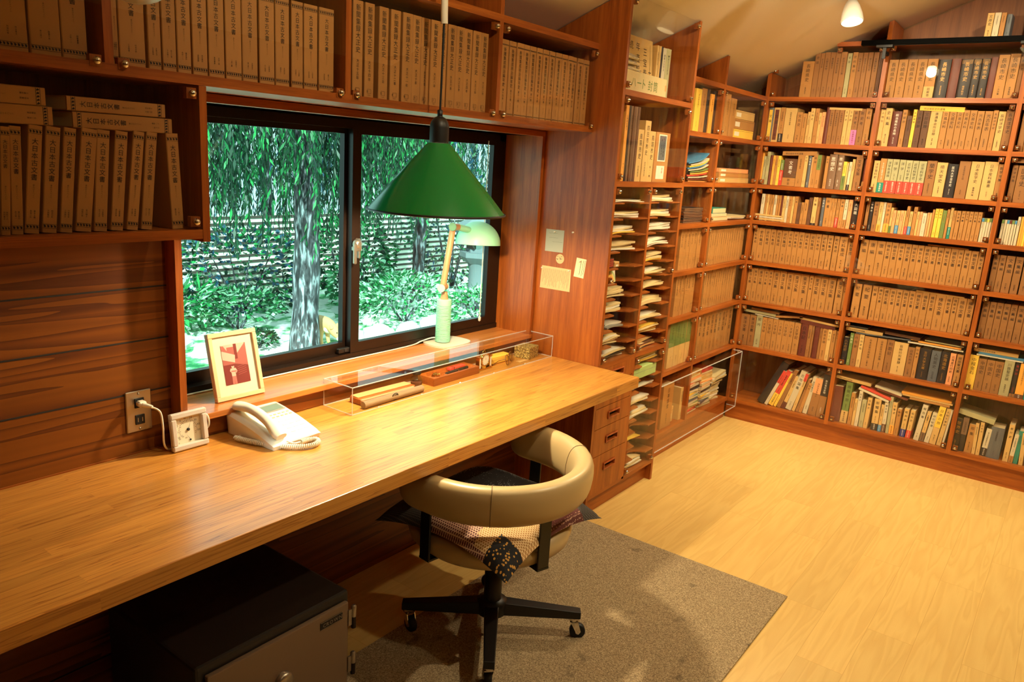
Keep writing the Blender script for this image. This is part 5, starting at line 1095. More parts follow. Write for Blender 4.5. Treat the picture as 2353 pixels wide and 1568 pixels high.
# small clock
ck = empty('table_clock', (-.4, .3, DH), 'small gilt table clock with white dial in the display case', 'clock')
m = MB(); kx, ky = -.402, .306
m.box(kx-.042, kx+.042, ky-.014, ky+.014, D0, D0+.006, 'brass', c=.001)
m.build('base', ck)
for sx in (-.034, .034): m = MB(); m.box(kx+sx-.006, kx+sx+.006, ky-.01, ky+.01, D0+.006, D0+.052, 'brass', c=.001); m.box(kx+sx-.003, kx+sx+.003, ky-.0107, ky-.0095, D0+.009, D0+.048, 'ink_white'); m.box(kx+sx-.009, kx+sx+.009, ky-.012, ky+.012, D0+.052, D0+.055, 'brass'); m.build('column', ck)
FMc = Matrix.Translation((kx, ky-.008, D0+.04)) @ Matrix.Rotation(R(90), 4, 'X')
m = MB(); m.lathe([(.025, -.012), (.027, -.008), (.027, .002), (.0235, .004), (.0225, .002)], 'brass', n=32, M=FMc, cap=False); m.tube([(kx-.009, ky, D0+.066), (kx-.008, ky, D0+.073), (kx, ky, D0+.077), (kx+.008, ky, D0+.073), (kx+.009, ky, D0+.066)], .0018, 'brass', 7); m.build('case', ck)
m = MB(); m.lathe([(.0226, .001), (0, .0012)], 'white_paper', n=32, M=FMc)
for i in range(12):
    a = R(30*i); c0, s0 = math.cos(a), math.sin(a); p = Vector((kx+.0165*c0, ky-.0098, D0+.04+.0165*s0)); q = Vector((kx+.0205*c0, ky-.0098, D0+.04+.0205*s0)); n_ = Vector((-s0, 0, c0))*.0006; m.add([p+n_, q+n_, q-n_, p-n_], [(0, 1, 2, 3)], 'ink')
m.build('dial', ck)
m = MB()
for (a, l, t) in ((92, .017, .0006), (60, .011, .0009)):
    c0, s0 = math.cos(R(a)), math.sin(R(a)); n_ = Vector((-s0, 0, c0))*t; o_ = Vector((kx, ky-.0104, D0+.04)); m.add([o_+n_, o_-n_, o_+Vector((c0, 0, s0))*l], [(0, 1, 2)], 'ink')
m.build('hand', ck)
# spectacle case, spectacles, brocade box
m = MB(); M = Matrix.Translation((-.35, .318, D0)) @ Matrix.Rotation(R(-3), 4, 'Z'); m.box(0, .135, 0, .04, 0, .034, 'yellow_paper', M=M, c=.004); m.box(-.0004, .1354, -.0004, .0404, .018, .0186, 'kraft_card', M=M); tag(m.build('spectacle_case'), 'mustard yellow spectacle case lying in the display case', 'case')
sp = empty('spectacles', (-.24, .28, DH), 'brown-rimmed spectacles lying before the yellow case', 'spectacles')
plain('amber_rim', (120, 70, 34), .2)
GM = Matrix.Translation((-.292, .262, D0+.006)) @ Matrix.Rotation(R(24), 4, 'Z') @ Matrix.Rotation(R(-14), 4, 'X')
m = MB()
def rim(cx): return [(cx+.026*math.cos(R(a))*(1+.05*math.sin(R(a))), 0, .021+.021*math.sin(R(a))) for a in range(0, 360, 15)]
for cx_ in (.0, .066): m.tube(rim(cx_), .0017, 'amber_rim', 7, closed=True, M=GM)
m.tube([(.025, 0, .026), (.033, -.002, .030), (.041, 0, .026)], .0016, 'amber_rim', 7, M=GM); m.tube([(.012, 0, .037), (.033, -.001, .039), (.054, 0, .037)], .0012, 'brass', 7, M=GM); m.build('frame', sp)
m = MB()
for cx_ in (.0, .066): r_ = rim(cx_); m.add(r_, [tuple(range(len(r_)))], 'lens', False, GM) if 'lens' in MATS else None
clear('lens', (222, 204, 150), 1.5)
for cx_ in (.0, .066): r_ = rim(cx_); m.add(r_, [tuple(range(len(r_)))], 'lens', False, GM)
m.build('lens', sp)
for sx, dx in ((-.026, .0), (.092, .0)):
    m = MB(); m.tube([(sx, 0, .03), (sx*.98+.001, .03, .027), (sx*.8+.01, .062, .01), (sx*.8+.01, .07, .0)], .0014, 'amber_rim', 6, M=GM); m.build('temple', sp)
plain('brocade', (164, 138, 74), .5)
def brocade():
    mt_ = MATS['brocade']; nt = mt_.node_tree; b = [n for n in nt.nodes if n.type == 'BSDF_PRINCIPLED'][0]
    tc = N(nt, 'ShaderNodeTexCoord'); v = N(nt, 'ShaderNodeTexVoronoi', Scale=150.); nt.links.new(tc.outputs['Object'], v.inputs['Vector']); r = ramp(nt, [(.2, (206, 184, 110)), (.5, (140, 116, 58)), (.8, (110, 88, 44))]); nt.links.new(v.outputs['Distance'], r.inputs[0]); nt.links.new(r.outputs[0], b.inputs['Base Color'])
brocade()
gb = empty('brocade_box', (-.1, .31, DH), 'square gold-patterned box near the panel end of the display case', 'box')
m = MB(); M = Matrix.Translation((-.136, .266, D0)) @ Matrix.Rotation(R(8), 4, 'Z'); m.box(0, .085, 0, .075, 0, .028, 'brocade', M=M, c=.001); m.build('body', gb)
m = MB(); m.box(-.0006, .0856, -.0006, .0756, .0288, .05, 'brocade', M=M, c=.0015); m.build('lid', gb)
m = MB(); m.box(-.205, -.145, .262, .285, D0, D0+.0012, 'kraft_card'); tag(m.build('tag_card'), 'tiny tan card lying beside the brocade box', 'card')

# ------------------------------------------------------------------ notes pinned to the cabinet side
def note(pts, mat, label, lines, name='note', pins=(), vert=False):
    """pts: corners (y, z) on the cabinet's side panel"""
    m = MB(); X = -.0012
    m.add([(X, y, z) for y, z in pts]+[(0., y, z) for y, z in pts], [(0, 1, 2, 3), (7, 6, 5, 4), (0, 4, 5, 1), (1, 5, 6, 2), (2, 6, 7, 3), (3, 7, 4, 0)], mat)
    P = lambda u, v: Vector((X-.0002, *[(pts[0][k]*(1-u)+pts[1][k]*u)*(1-v)+(pts[3][k]*(1-u)+pts[2][k]*u)*v for k in (0, 1)]))
    for (u0, v0, u1, v1, th_) in lines:
        if vert: m.add([P(u0, v0), P(u0+th_, v0), P(u1+th_, v1), P(u1, v1)], [(0, 1, 2, 3)], 'ink')
        else: m.add([P(u0, v0), P(u1, v1), P(u1, v1+th_), P(u0, v0+th_)], [(0, 1, 2, 3)], 'ink')
    o = tag(m.build(name), label, 'note')
    if pins:
        k = MB()
        for u, v in pins: k.lathe([(.003, 0), (.0024, .004), (.004, .007), (0, .0085)], 'ink_white', n=10, M=Matrix.Translation(P(u, v)) @ Matrix.Rotation(R(-90), 4, 'Y'))
        k.build('push_pin', o)
g = random.Random(5)
plain('note_grey', (176, 176, 156), .7); plain('note_tan', (214, 180, 128), .7); plain('note_cream', (228, 210, 166), .7)
squig = lambda u0, u1, v, n: [(u0+(u1-u0)*i/n, v+g.uniform(-.012, .012), u0+(u1-u0)*(i+.7)/n, v+g.uniform(-.012, .012), .008) for i in range(n)]
note([(.3156, 1.2764), (.2224, 1.2776), (.2231, 1.1822), (.3153, 1.1808)], 'note_grey', 'grey square handwritten note pinned to the cabinet side', squig(.18, .65, .16, 9)+squig(.2, .7, .36, 8)+squig(.4, .95, .54, 9), pins=[(.5, .1)])
note([(.3246, 1.1159), (.1732, 1.1159), (.1725, 1.0189), (.3287, 1.0173)], 'note_tan', 'wide tan sheet of vertical handwriting pinned below the grey note', [(.05+.027*i, .08+g.uniform(0, .03), .05+.027*i, .55+g.uniform(0, .38), .005) for i in range(34)], pins=[(.95, .06), (.03, .1)], vert=True)
note([(.1492, 1.1714), (.1007, 1.1682), (.1092, 1.0867), (.1582, 1.09)], 'note_cream', 'narrow cream slip pinned beside the tan sheet', [(.5, .1, .5, .85, .04), (.72, .08, .72, .9, .03), (.88, .06, .88, .8, .03)], pins=[(.4, .15)], vert=True)
m = MB(); pts = [(.234+.021*math.cos(R(a)), 1.1548+.021*math.sin(R(a))) for a in range(0, 360, 20)]
m.prism(pts, 'x', -.0014, 0., 'note_tan'); 
for i in range(10): a = g.uniform(0, 6.28); r_ = g.uniform(.002, .016); y, z = .234+r_*math.cos(a), 1.1548+r_*math.sin(a); m.add([(-.0016, y, z), (-.0016, y+.005, z+.001), (-.0016, y+.004, z-.003)], [(0, 1, 2)], 'ink')
tag(m.build('note'), 'round tan paper medallion stuck under the grey note', 'note')
m = MB(); m.lathe([(.0035, 0), (.0024, .004), (.004, .008), (0, .0095)], 'ink_white', n=10, M=Matrix.Translation((0., .1765, 1.2749)) @ Matrix.Rotation(R(-90), 4, 'Y')); tag(m.build('push_pin'), 'lone clear push pin in the cabinet side beside grey note', 'push pin')
# ------------------------------------------------------------------ office chair
ch = empty('office_chair', (-.935, -.205, 0), 'swivel office chair with curved beige back tucked under the desk', 'chair')
HX, HY = -.935, -.205
m = MB(); m.lathe([(.036, .075), (.05, .085), (.05, .128), (.03, .135)], 'black_metal', HX, HY, 24); m.lathe([(.03, .13), (.03, .24), (.022, .245), (.022, .33), (.06, .345), (.06, .36)], 'black_metal', HX, HY, 24); m.build('column', ch)
for a in (127, -53, 217, 37):
    ca, sa = math.cos(R(a)), math.sin(R(a)); M = Matrix.Translation((HX, HY, 0)) @ Matrix.Rotation(R(a), 4, 'Z')
    m = MB(); L0, L1 = .03, .30
    vs = [(L0, -.024, .082), (L0, .024, .082), (L0, .024, .128), (L0, -.024, .128), (L1, -.017, .078), (L1, .017, .078), (L1, .017, .104), (L1, -.017, .104)]
    m.add(vs, [(3, 2, 1, 0), (4, 5, 6, 7), (0, 1, 5, 4), (1, 2, 6, 5), (2, 3, 7, 6), (3, 0, 4, 7)], 'black_metal', False, M); leg = m.build('leg', ch, bevel=.003)
    m = MB(); cx_, cy_ = HX+.278*ca, HY+.278*sa
    CM = Matrix.Translation((cx_, cy_, 0)) @ Matrix.Rotation(R(a*1.7+40), 4, 'Z')
    m.lathe([(.015, .066), (.017, .07), (.017, .079)], 'chrome', n=16, M=CM)
    for sy in (-.0155, .0135): m.prism([(-.012, .068), (.014, .068), (.026, .03), (.018, .02), (.01, .026)], 'y', sy, sy+.002, 'chrome', CM)
    m.box(-.013, .015, -.0155, .0155, .064, .068, 'chrome', M=CM)
    W_ = CM @ Matrix.Translation((.016, 0, .027)) @ Matrix.Rotation(R(90), 4, 'X')
    m.lathe([(.008, -.011), (.023, -.011), (.0265, -.008), (.0265, .008), (.023, .011), (.008, .011)], 'black_rubber', n=22, M=W_); m.lathe([(.008, -.013), (.008, .013)], 'steel', n=12, M=W_); m.build('caster', ch) if 0 else m.build('caster', leg)
CX, CY = -.94, -.18
m = MB(); m.lathe([(.06, .352), (.17, .352), (.235, .362), (.262, .385), (.268, .41), (.262, .43), (.235, .444), (.1, .446), (0, .446)], 'beige_vinyl', CX, CY, 56); m.build('seat', ch)
# horseshoe back: swept rounded section
path = []
for t in range(0, 11): path.append((CX-.285, CY+.12-.12*t/10))
for a in range(183, 358, 5): path.append((CX+.285*math.cos(R(a)), CY+.285*math.sin(R(a))))
for t in range(0, 11): path.append((CX+.285, CY+.13*t/10))
m = MB(); n = 24; vs = []; fs = []; K = len(path)
def sect(j, s_):
    g_ = 2*math.pi*j/n; c_, d_ = math.cos(g_), math.sin(g_)
    return (abs(c_)**.8*math.copysign(1, c_)*.037*s_, abs(d_)**.8*math.copysign(1, d_)*.064*s_)
for i, (x, y) in enumerate(path):
    p, q = path[max(0, i-1)], path[min(K-1, i+1)]; tx, ty = q[0]-p[0], q[1]-p[1]; l = math.hypot(tx, ty); nx_, ny_ = ty/l, -tx/l
    e = min(i, K-1-i); s_ = 1. if e > 4 else (.55, .80, .91, .97, .995)[e]
    sag = .010*math.sin(math.pi*i/(K-1))
    for j in range(n):
        a, b = sect(j, s_); tilt = .22
        a2, b2 = a*math.cos(tilt)+b*math.sin(tilt)*.5, b
        vs.append((x+nx_*a2, y+ny_*a2, .594-sag*0+b2))
for i in range(K-1):
    for j in range(n): fs.append((i*n+j, (i+1)*n+j, (i+1)*n+(j+1) % n, i*n+(j+1) % n))
m.add(vs, fs, 'beige_vinyl', True); m.add(vs[:n], [tuple(range(n))], 'beige_vinyl', True); m.add(vs[-n:], [tuple(range(n))[::-1]], 'beige_vinyl', True)
bk = m.build('backrest', ch)
plain('stitch', (120, 96, 62), .6)
for a in (217, 322):
    m = MB(); pts = []
    nx_, ny_ = math.cos(R(a)), math.sin(R(a))
    for j in range(n+1):
        p, b = sect(j % n, 1.014); p2 = p*math.cos(.22)+b*math.sin(.22)*.5; pts.append((CX+(.285+p2)*nx_, CY+(.285+p2)*ny_, .594+b))
    m.tube(pts, .0013, 'stitch', 5); m.build('seam', bk)
for a in (173, 254, 4, 95 if 0 else 330):
    if a == 330: continue
    M = Matrix.Translation((CX, CY, 0)) @ Matrix.Rotation(R(a), 4, 'Z'); m = MB(); m.box(.272, .2795, -.022, .022, .372, .62, 'black_metal', M=M, c=.002); m.box(.2, .2795, -.022, .022, .366, .3725, 'black_metal', M=M); m.build('support_bar', ch)

# ------------------------------------------------------------------ patchwork cushion
def patch(name, base, mark, kind, scale):
    m, nt, out = new_mat(name); L = nt.links.new; b = bsdf(nt, out, .8)
    tc = N(nt, 'ShaderNodeTexCoord'); mp = N(nt, 'ShaderNodeMapping'); mp.inputs['Scale'].default_value = (1, 1, .3); L(tc.outputs['Object'], mp.inputs[0])
    if kind == 'star':
        acc = None
        for k in range(3):
            mr = N(nt, 'ShaderNodeMapping'); mr.inputs['Rotation'].default_value = (0, 0, R(60*k)); L(mp.outputs[0], mr.inputs[0])
            w = N(nt, 'ShaderNodeTexWave', Scale=scale); w.wave_profile = 'SIN'; L(mr.outputs[0], w.inputs['Vector'])
            if acc is None: acc = w.outputs['Fac']
            else:
                mx = N(nt, 'ShaderNodeMath', operation='MAXIMUM'); L(acc, mx.inputs[0]); L(w.outputs['Fac'], mx.inputs[1]); acc = mx.outputs[0]
        r = ramp(nt, [(.90, base), (.97, mark)]); L(acc, r.inputs[0])
    else:
        v = N(nt, 'ShaderNodeTexVoronoi', Scale=scale); v.inputs['Randomness'].default_value = .35 if kind == 'dot' else 1.; L(mp.outputs[0], v.inputs['Vector'])
        r = ramp(nt, [(.22 if kind == 'dot' else .30, mark), (.30 if kind == 'dot' else .36, base)]); L(v.outputs['Distance'], r.inputs[0])
    L(r.outputs[0], b.inputs['Base Color'])
    n_ = N(nt, 'ShaderNodeTexNoise', Scale=700.); L(tc.outputs['Object'], n_.inputs['Vector']); bp = N(nt, 'ShaderNodeBump', Strength=.2, Distance=.001); L(n_.outputs['Fac'], bp.inputs['Height']); L(bp.outputs[0], b.inputs['Normal'])
patch('cloth_maroon', (92, 42, 34), (224, 190, 160), 'star', 44.); patch('cloth_cream', (168, 122, 66), (240, 216, 168), 'star', 46.); patch('cloth_navy', (14, 14, 22), (206, 154, 66), 'flower', 105.)
patch('cloth_dots', (14, 13, 15), (206, 204, 200), 'dot', 170.); patch('cloth_wine', (84, 34, 26), (216, 176, 150), 'dot', 190.); patch('cloth_blue', (22, 26, 48), (206, 210, 224), 'flower', 100.); patch('cloth_black', (20, 18, 18), (96, 88, 78), 'star', 60.)
QX, QY, QH = -.962, -.2, .262
def cush(u, v, sgn):
    a, b = 2*u-1, 2*v-1
    edge = (1-abs(a)**5)*(1-abs(b)**5)
    pinch = 1-.07*(1-abs(a)**2)*(abs(b)**6)
    x = QX+a*QH*(1-.085*(1-b*b)*abs(a)**4); y = QY+b*QH*(1-.085*(1-a*a)*abs(b)**4)
    r_ = math.hypot(x-CX, y-CY); droop = -.034*max(0, (r_-.235)/.13)**1.3
    up_ = .044*edge**.5 if sgn > 0 else -.014*edge**.4
    wr = .004*noise.noise((x*14, y*14, 2.))*edge
    return (x, y, .463+droop+up_+wr)
def pm(u, v):
    a, b = 2*u-1, 2*v-1
    if a < -.62 and b < -.62: return 'cloth_navy'
    if a > .62 and b < -.66: return 'cloth_black'
    if b < -.0 and a < -.12: return 'cloth_cream' if b-a*.3 < -.18 and a > -.95 else 'cloth_maroon'
    if b < -.2 and a < .55: return 'cloth_wine'
    if b < -.2: return 'cloth_blue' if b > -.62 else 'cloth_wine'
    if a < -.3: return 'cloth_maroon' if b < .3 else 'cloth_black'
    return 'cloth_dots'
m = MB(); m.grid(lambda u, v: cush(u, v, 1), 44, 44, pm); m.grid(lambda u, v: cush(1-u, v, -1), 44, 44, 'cloth_wine')
tag(m.build('cushion'), 'patchwork floor cushion of dark patterned cloth lying on the chair seat', 'cushion')

# ------------------------------------------------------------------ rug and safe
m = MB(); m.box(-2.6, .006, -.911, .041, .0005, .006, 'carpet'); tag(m.build('rug', bevel=.002), 'grey-brown short-pile rug under the office chair', 'rug')
sf = empty('safe', (-1.69, .1, 0), 'dark steel safe with hinged door standing under the desk', 'safe')
SX0, SX1, SY0, SY1, SZ = -1.935, -1.462, -.088, .33, .352
m = MB(); m.box(SX0, SX1, SY0, SY1, .0065, SZ, 'safe_dark'); m.build('body', sf, bevel=.008)
m = MB(); m.box(SX0+.022, SX1-.014, SY0-.016, SY0-.0005, .03, SZ-.025, 'safe_door'); d = m.build('door', sf, bevel=.004)
m = MB(); m.box(SX1-.115, SX1-.038, SY0-.0185, SY0-.0162, SZ-.066, SZ-.045, 'ink', c=.0006)
for q in ((SX1-.115, SX1-.038, SZ-.0665, SZ-.0655), (SX1-.115, SX1-.038, SZ-.0455, SZ-.0445)): m.box(q[0], q[1], SY0-.0188, SY0-.0184, q[2], q[3], 'steel')
htext(m, 'CROWN', SX1-.107, SZ-.0615, .0155, 'steel', SY0-.0189, track=1.13); m.build('badge', d)
m = MB(); m.lathe([(.026, 0), (.026, .012), (.02, .016), (.01, .018), (0, .018)], 'steel', n=28, M=Matrix.Translation((SX0+.235, SY0-.016, .2)) @ Matrix.Rotation(R(90), 4, 'X')); m.build('dial', d)
m = MB(); m.box(SX0+.07, SX0+.10, SY0-.03, SY0-.016, .17, .23, 'steel', c=.004); m.build('handle', d)
for z in (.25, .10):
    m = MB(); m.box(SX1-.016, SX1-.002, SY0-.019, SY0-.015, z, z+.05, 'steel'); m.lathe([(.0075, z+.024), (.0075, z+.056), (.004, z+.06)], 'steel', SX1+.003, SY0-.018, 14); m.lathe([(.007, z-.012), (.007, z+.024)], 'bronze_sash', SX1+.003, SY0-.018, 14); m.build('hinge', sf)

# ------------------------------------------------------------------ lighting track and spotlights
plain('black_matte', (5, 5, 5), .9, spec=.1)
tk = empty('lighting_track', (1.85, -.9, 2.28), 'black lighting track mounted before the top of the tall bookcase', 'lighting track')
m = MB(); m.box(1.835, 1.87, -3.0, -.395, 2.268, 2.294, 'black_matte', c=.002); m.box(1.848, 1.857, -2.98, -.41, 2.2665, 2.2682, 'ink'); m.build('rail', tk)
for y in (-.515, -1.17):
    m = MB(); m.box(1.83, 1.875, y-.04, y+.04, 2.256, 2.268, 'black_metal'); m.box(1.846, 1.858, y-.008, y+.008, 2.2, 2.258, 'black_metal'); m.box(1.858, X2-.0005, y-.008, y+.008, 2.225, 2.24, 'black_metal'); m.build('bracket', tk)
emit('spot_glow', (255, 232, 180), 28.)
def spot(pos, aim, power, cone, label, blend=.8, cord=None, size=.03):
    p = Vector(pos); d = (Vector(aim)-p).normalized(); zq = (-d).to_track_quat('Z', 'Y').to_matrix().to_4x4(); M = Matrix.Translation(p) @ zq
    e = empty('spotlight', p, label, 'spotlight', 'ceiling spotlights')
    m = MB(); prof = [(.049, -.03), (.051, -.028), (.0505, -.02), (.046, .01), (.036, .045), (.024, .07), (.014, .078), (0, .079)]
    m.lathe(prof, 'white_enamel', n=36, M=M, cap=False); m.lathe([(.047, -.029)]+[(r-.003, z) for r, z in prof[2:-2]]+[(0, .074)], 'shade_inner', n=36, M=M, cap=False); m.build('shade', e)
    m = MB(); m.lathe([(.0, .0), (.026, .004), (.03, .012), (.02, .03), (0, .034)], 'spot_glow', n=20, M=M); m.build('bulb', e)
    m = MB(); top = Vector((p.x, p.y, (ceil_z(p.x, p.y) if p.y > YR else ceil_z(p.x, YR)-.42*(YR-p.y))-.003)); q = M @ Vector((0, 0, .075)); m.tube([q, q+(top-q)*.4, top], .005, 'white_enamel', 8); m.lathe([(.026, -.012), (.026, .0)], 'black_metal', top.x, top.y, 18, M=Matrix.Translation((0, 0, top.z))); m.build('stem', e)
    l = bpy.data.lights.new('spotlight_lamp', 'SPOT'); l.energy = power; l.spot_size = R(cone); l.spot_blend = blend; l.shadow_soft_size = size; l.color = WARM
    o = bpy.data.objects.new('spotlight_lamp', l); col.objects.link(o); o.matrix_world = Matrix.Translation(p+d*.036) @ zq
WARM = (1., .83, .53)
S_ = SPOTP
spot((1.263, -.48, 2.315), (.75, -1.0, 0.), 62*S_, 150, 'white conical spotlight on the sloping ceiling near the tall bookcase')
spot((.55, -.50, 2.32), (2., -.75, 1.3), 60*S_, 100, 'white conical spotlight on the sloping ceiling aimed at the tall bookcase')
spot((.15, -1.0, 2.52), (1.2, .1, 1.2), 62*S_, 80, 'white conical spotlight aimed at the window-wall shelves')
spot((.35, -1.55, 2.78), (2., -1.0, .9), 85*S_, 100, 'white conical spotlight under the ridge aimed at the bookcase middle')
spot((1.1, -1.72, 2.86), (1.5, -.45, 0.), 52*S_, 120, 'added white fill spotlight under the ridge nearest the outer bookcase bay')  # added out of view: lights the floor so it bounces onto the ceiling
spot((-.2, -1.9, 2.75), (.1, -.75, 0.), 95*S_, 110, 'white conical spotlight under the ridge aimed at the open floor')
spot((-1.45, -1.25, 2.64), (-.75, .13, 1.75), 40*S_, 95, 'white conical spotlight under the ridge aimed at the overhead shelf')
spot((-2.9, -2.2, 2.6), (-1.9, .2, 1.0), 5*S_, 50, 'added white fill spotlight behind the viewer aimed at the hanging bookshelf')  # unseen fill lamp, added to lift the dim hanging-shelf side
# white lamp hanging at the top edge of the view
WL = Vector((-2.12, -.315, 1.768))
wl = empty('hanging_lamp', WL, 'round white lamp hanging above the overhead books near the hanging bookshelf', 'lamp')
m = MB(); m.lathe([(0, 0)]+[(.05*math.sin(R(a)), .034-.034*math.cos(R(a))) for a in range(12, 91, 13)]+[(.046, .06), (.03, .10), (.012, .115), (0, .116)], 'white_enamel', n=32, M=Matrix.Translation(WL)); m.build('shade', wl)
m = MB(); m.tube([WL+Vector((0, 0, .114)), (WL.x, WL.y, ceil_z(WL.x, WL.y)-.002)], .003, 'white_plastic', 8); m.build('cord', wl)

# ------------------------------------------------------------------ the garden outside the window, its ground half a metre below the room's floor
GS = 1.3; MB.G = Matrix(((GS, 0, 0, .839), (0, GS, 0, .4727), (0, 0, GS, -.4718), (0, 0, 0, 1)))
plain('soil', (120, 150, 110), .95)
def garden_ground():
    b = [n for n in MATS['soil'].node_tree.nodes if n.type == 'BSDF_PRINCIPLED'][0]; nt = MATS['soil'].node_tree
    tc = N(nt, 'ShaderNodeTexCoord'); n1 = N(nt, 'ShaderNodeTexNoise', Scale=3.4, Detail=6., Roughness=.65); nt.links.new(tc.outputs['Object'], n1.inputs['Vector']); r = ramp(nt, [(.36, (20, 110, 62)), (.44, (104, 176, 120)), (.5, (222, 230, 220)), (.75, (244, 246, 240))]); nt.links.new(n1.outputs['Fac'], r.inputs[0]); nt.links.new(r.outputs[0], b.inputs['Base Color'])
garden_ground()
for nm, c, tr in (('leaf_dark', (0, 46, 28), .2), ('leaf_mid', (0, 88, 44), .3), ('leaf_light', (36, 138, 72), .3), ('leaf_pale', (176, 226, 190), .3), ('leaf_blue', (24, 66, 92), .2)):
    plain(nm, c, .55)
plain('bark', (70, 62, 60), .9)
def bark():
    nt = MATS['bark'].node_tree; b = [n for n in nt.nodes if n.type == 'BSDF_PRINCIPLED'][0]; tc = N(nt, 'ShaderNodeTexCoord'); mp = N(nt, 'ShaderNodeMapping'); mp.inputs['Scale'].default_value = (26, 26, 6); nt.links.new(tc.outputs['Object'], mp.inputs[0])
    n1 = N(nt, 'ShaderNodeTexNoise', Scale=1., Detail=5., Distortion=.6); nt.links.new(mp.outputs[0], n1.inputs['Vector']); r = ramp(nt, [(.38, (26, 24, 30)), (.52, (74, 72, 80)), (.66, (168, 172, 184))]); nt.links.new(n1.outputs['Fac'], r.inputs[0]); nt.links.new(r.outputs[0], b.inputs['Base Color'])
bark()
plain('fence_slat', (72, 62, 58), .8); plain('fence_panel', (238, 236, 226), .8); plain('stone', (112, 120, 128), .9, bump=.6, bscale=40.); plain('stone_white', (232, 232, 224), .85, bump=.4, bscale=30.)
plain('fur_tan', (212, 162, 110), .8, bump=.4, bscale=220.); plain('fur_cream', (250, 232, 200), .8)
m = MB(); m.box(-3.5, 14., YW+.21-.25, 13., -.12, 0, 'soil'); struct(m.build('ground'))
fe = empty('garden_fence', (4., 5.2, 0), 'pale garden fence with dark horizontal slats behind the shrubs', 'fence')
m = MB(); m.box(-2., 12., 5.25, 5.29, 0, .80, 'fence_panel'); m.build('panel', fe)
m = MB()
for i in range(13): m.box(-2., 12., 5.241, 5.2495, .03+i*.064, .03+i*.064+.024, 'fence_slat')
m.build('slat', fe)
for i in range(7): m = MB(); m.box(-1.2+i*2., -1.13+i*2., 5.291, 5.36, 0, .86, 'fence_slat'); m.build('post', fe)
def leaf(mb, p, d, w, l, mat, g):
    d = d.normalized(); s_ = d.cross(Vector((g.uniform(-1, 1), g.uniform(-1, 1), g.uniform(-1, 1)))).normalized()*w
    q = p+d*l; mid = p+d*l*.45
    mb.add([p, mid+s_, q, mid-s_], [(0, 1, 2, 3)], mat)
def willow(name, x, y, seed, area, ztop, zlow, mats, label, nst, trunk=None, ln=.055, group=None):
    g = random.Random(seed); t = empty(name, (x, y, 0), label, 'tree', group)
    m = MB()
    if trunk:
        r0_, h = trunk; pts = []; rad = []
        for i in range(12):
            f = i/11; pts.append((x+.03*math.sin(f*5), y+.02*math.sin(f*7), h*f)); rad.append(r0_*(1.12 if i == 0 else 1-.25*f+.06*math.sin(i*2.3)))
        m.tube(pts, rad, 'bark', 16)
        for k in range(7):
            a = k*.9; m.tube([(x, y, h*.75), (x+.5*math.cos(a), y+.4*math.sin(a), h+.1), (x+1.1*math.cos(a), y+.8*math.sin(a), h+.15)], [.05, .03, .015], 'bark', 7)
        m.build('trunk', t)
    m = MB()
    for s_ in range(nst):
        px = g.uniform(*area[0]); py = g.uniform(*area[1]); z = g.uniform(ztop*.8, ztop); zl = g.uniform(zlow, zlow+.75); sx, sy = g.uniform(-.12, .12), g.uniform(-.1, .1); mt = g.choice(mats)
        m.tube([(px, py, z), (px+sx*.5, py+sy*.5, (z+zl)/2), (px+sx, py+sy, zl)], .0025, 'leaf_dark', 3)
        k = int((z-zl)/.04)
        for i in range(k):
            f = i/k; p = Vector((px+sx*f, py+sy*f, z+(zl-z)*f)); leaf(m, p, Vector((g.uniform(-.5, .5), g.uniform(-.5, .5), -.9)), g.uniform(.0065, .011), g.uniform(.7, 1.35)*ln, mt if g.random() < .7 else g.choice(mats), g)
    m.build('foliage', t)
willow('willow_tree', .93, 3.12, 1, ((-.2, 2.0), (2.75, 3.5)), 2.1, .78, ['leaf_mid', 'leaf_dark', 'leaf_dark', 'leaf_light'], 'willow tree with straight trunk standing beyond the window', 400, (.108, 2.0), .075)
willow('willow_tree', 3.1, 4.0, 2, ((2.0, 3.5), (3.3, 4.4)), 2.2, .95, ['leaf_dark', 'leaf_mid', 'leaf_blue', 'leaf_light'], 'willow tree behind the green pendant lamp', 170, (.07, 2.1), .075)
willow('willow_tree', 2.6, 5.9, 3, ((.4, 6.5), (5.5, 6.2)), 2.6, .62, ['leaf_dark', 'leaf_blue', 'leaf_dark'], 'dark weeping tree farther back over the fence', 420, (.06, 2.3), .10)
def shrub(name, x, y, z, rx_, ry_, rz_, nl, mats, label, ll=.05, lw=.013, seed=0, stems=True, group='shrubs in the garden', up_=0.):
    g = random.Random(seed); t = empty(name, (x, y, 0), label, 'shrub', group); m = MB()
    for i in range(nl):
        a = g.uniform(0, 2*math.pi); c = g.uniform(-1, 1) if z > rz_*.8 else g.uniform(-.15, 1); r_ = g.uniform(.72, 1.02); s_ = math.sqrt(1-c*c); p = Vector((x+rx_*r_*s_*math.cos(a), y+ry_*r_*s_*math.sin(a), max(.02, z+rz_*r_*c)))
        leaf(m, p, Vector((math.cos(a)*s_+g.uniform(-.7, .7), math.sin(a)*s_+g.uniform(-.7, .7), c*.6+g.uniform(-.6, .4)+up_)), lw*g.uniform(.7, 1.3), ll*g.uniform(.7, 1.3), g.choice(mats), g)
    m.build('foliage', t)
    if stems:
        m = MB()
        for k in range(6): a = k*1.05; m.tube([(x+.03*math.cos(a), y+.03*math.sin(a), 0), (x+rx_*.5*math.cos(a), y+ry_*.5*math.sin(a), z+rz_*.4)], [.012, .005], 'bark', 5)
        m.build('stem', t)
LP, LL, LM, LD, LB = 'leaf_pale', 'leaf_light', 'leaf_mid', 'leaf_dark', 'leaf_blue'
shrub('shrub', 2.35, 3.45, .16, .55, .4, .3, 1700, [LP, LP, LL, LM], 'low pale green shrub behind the desk lamp column', .055, .012, 11)
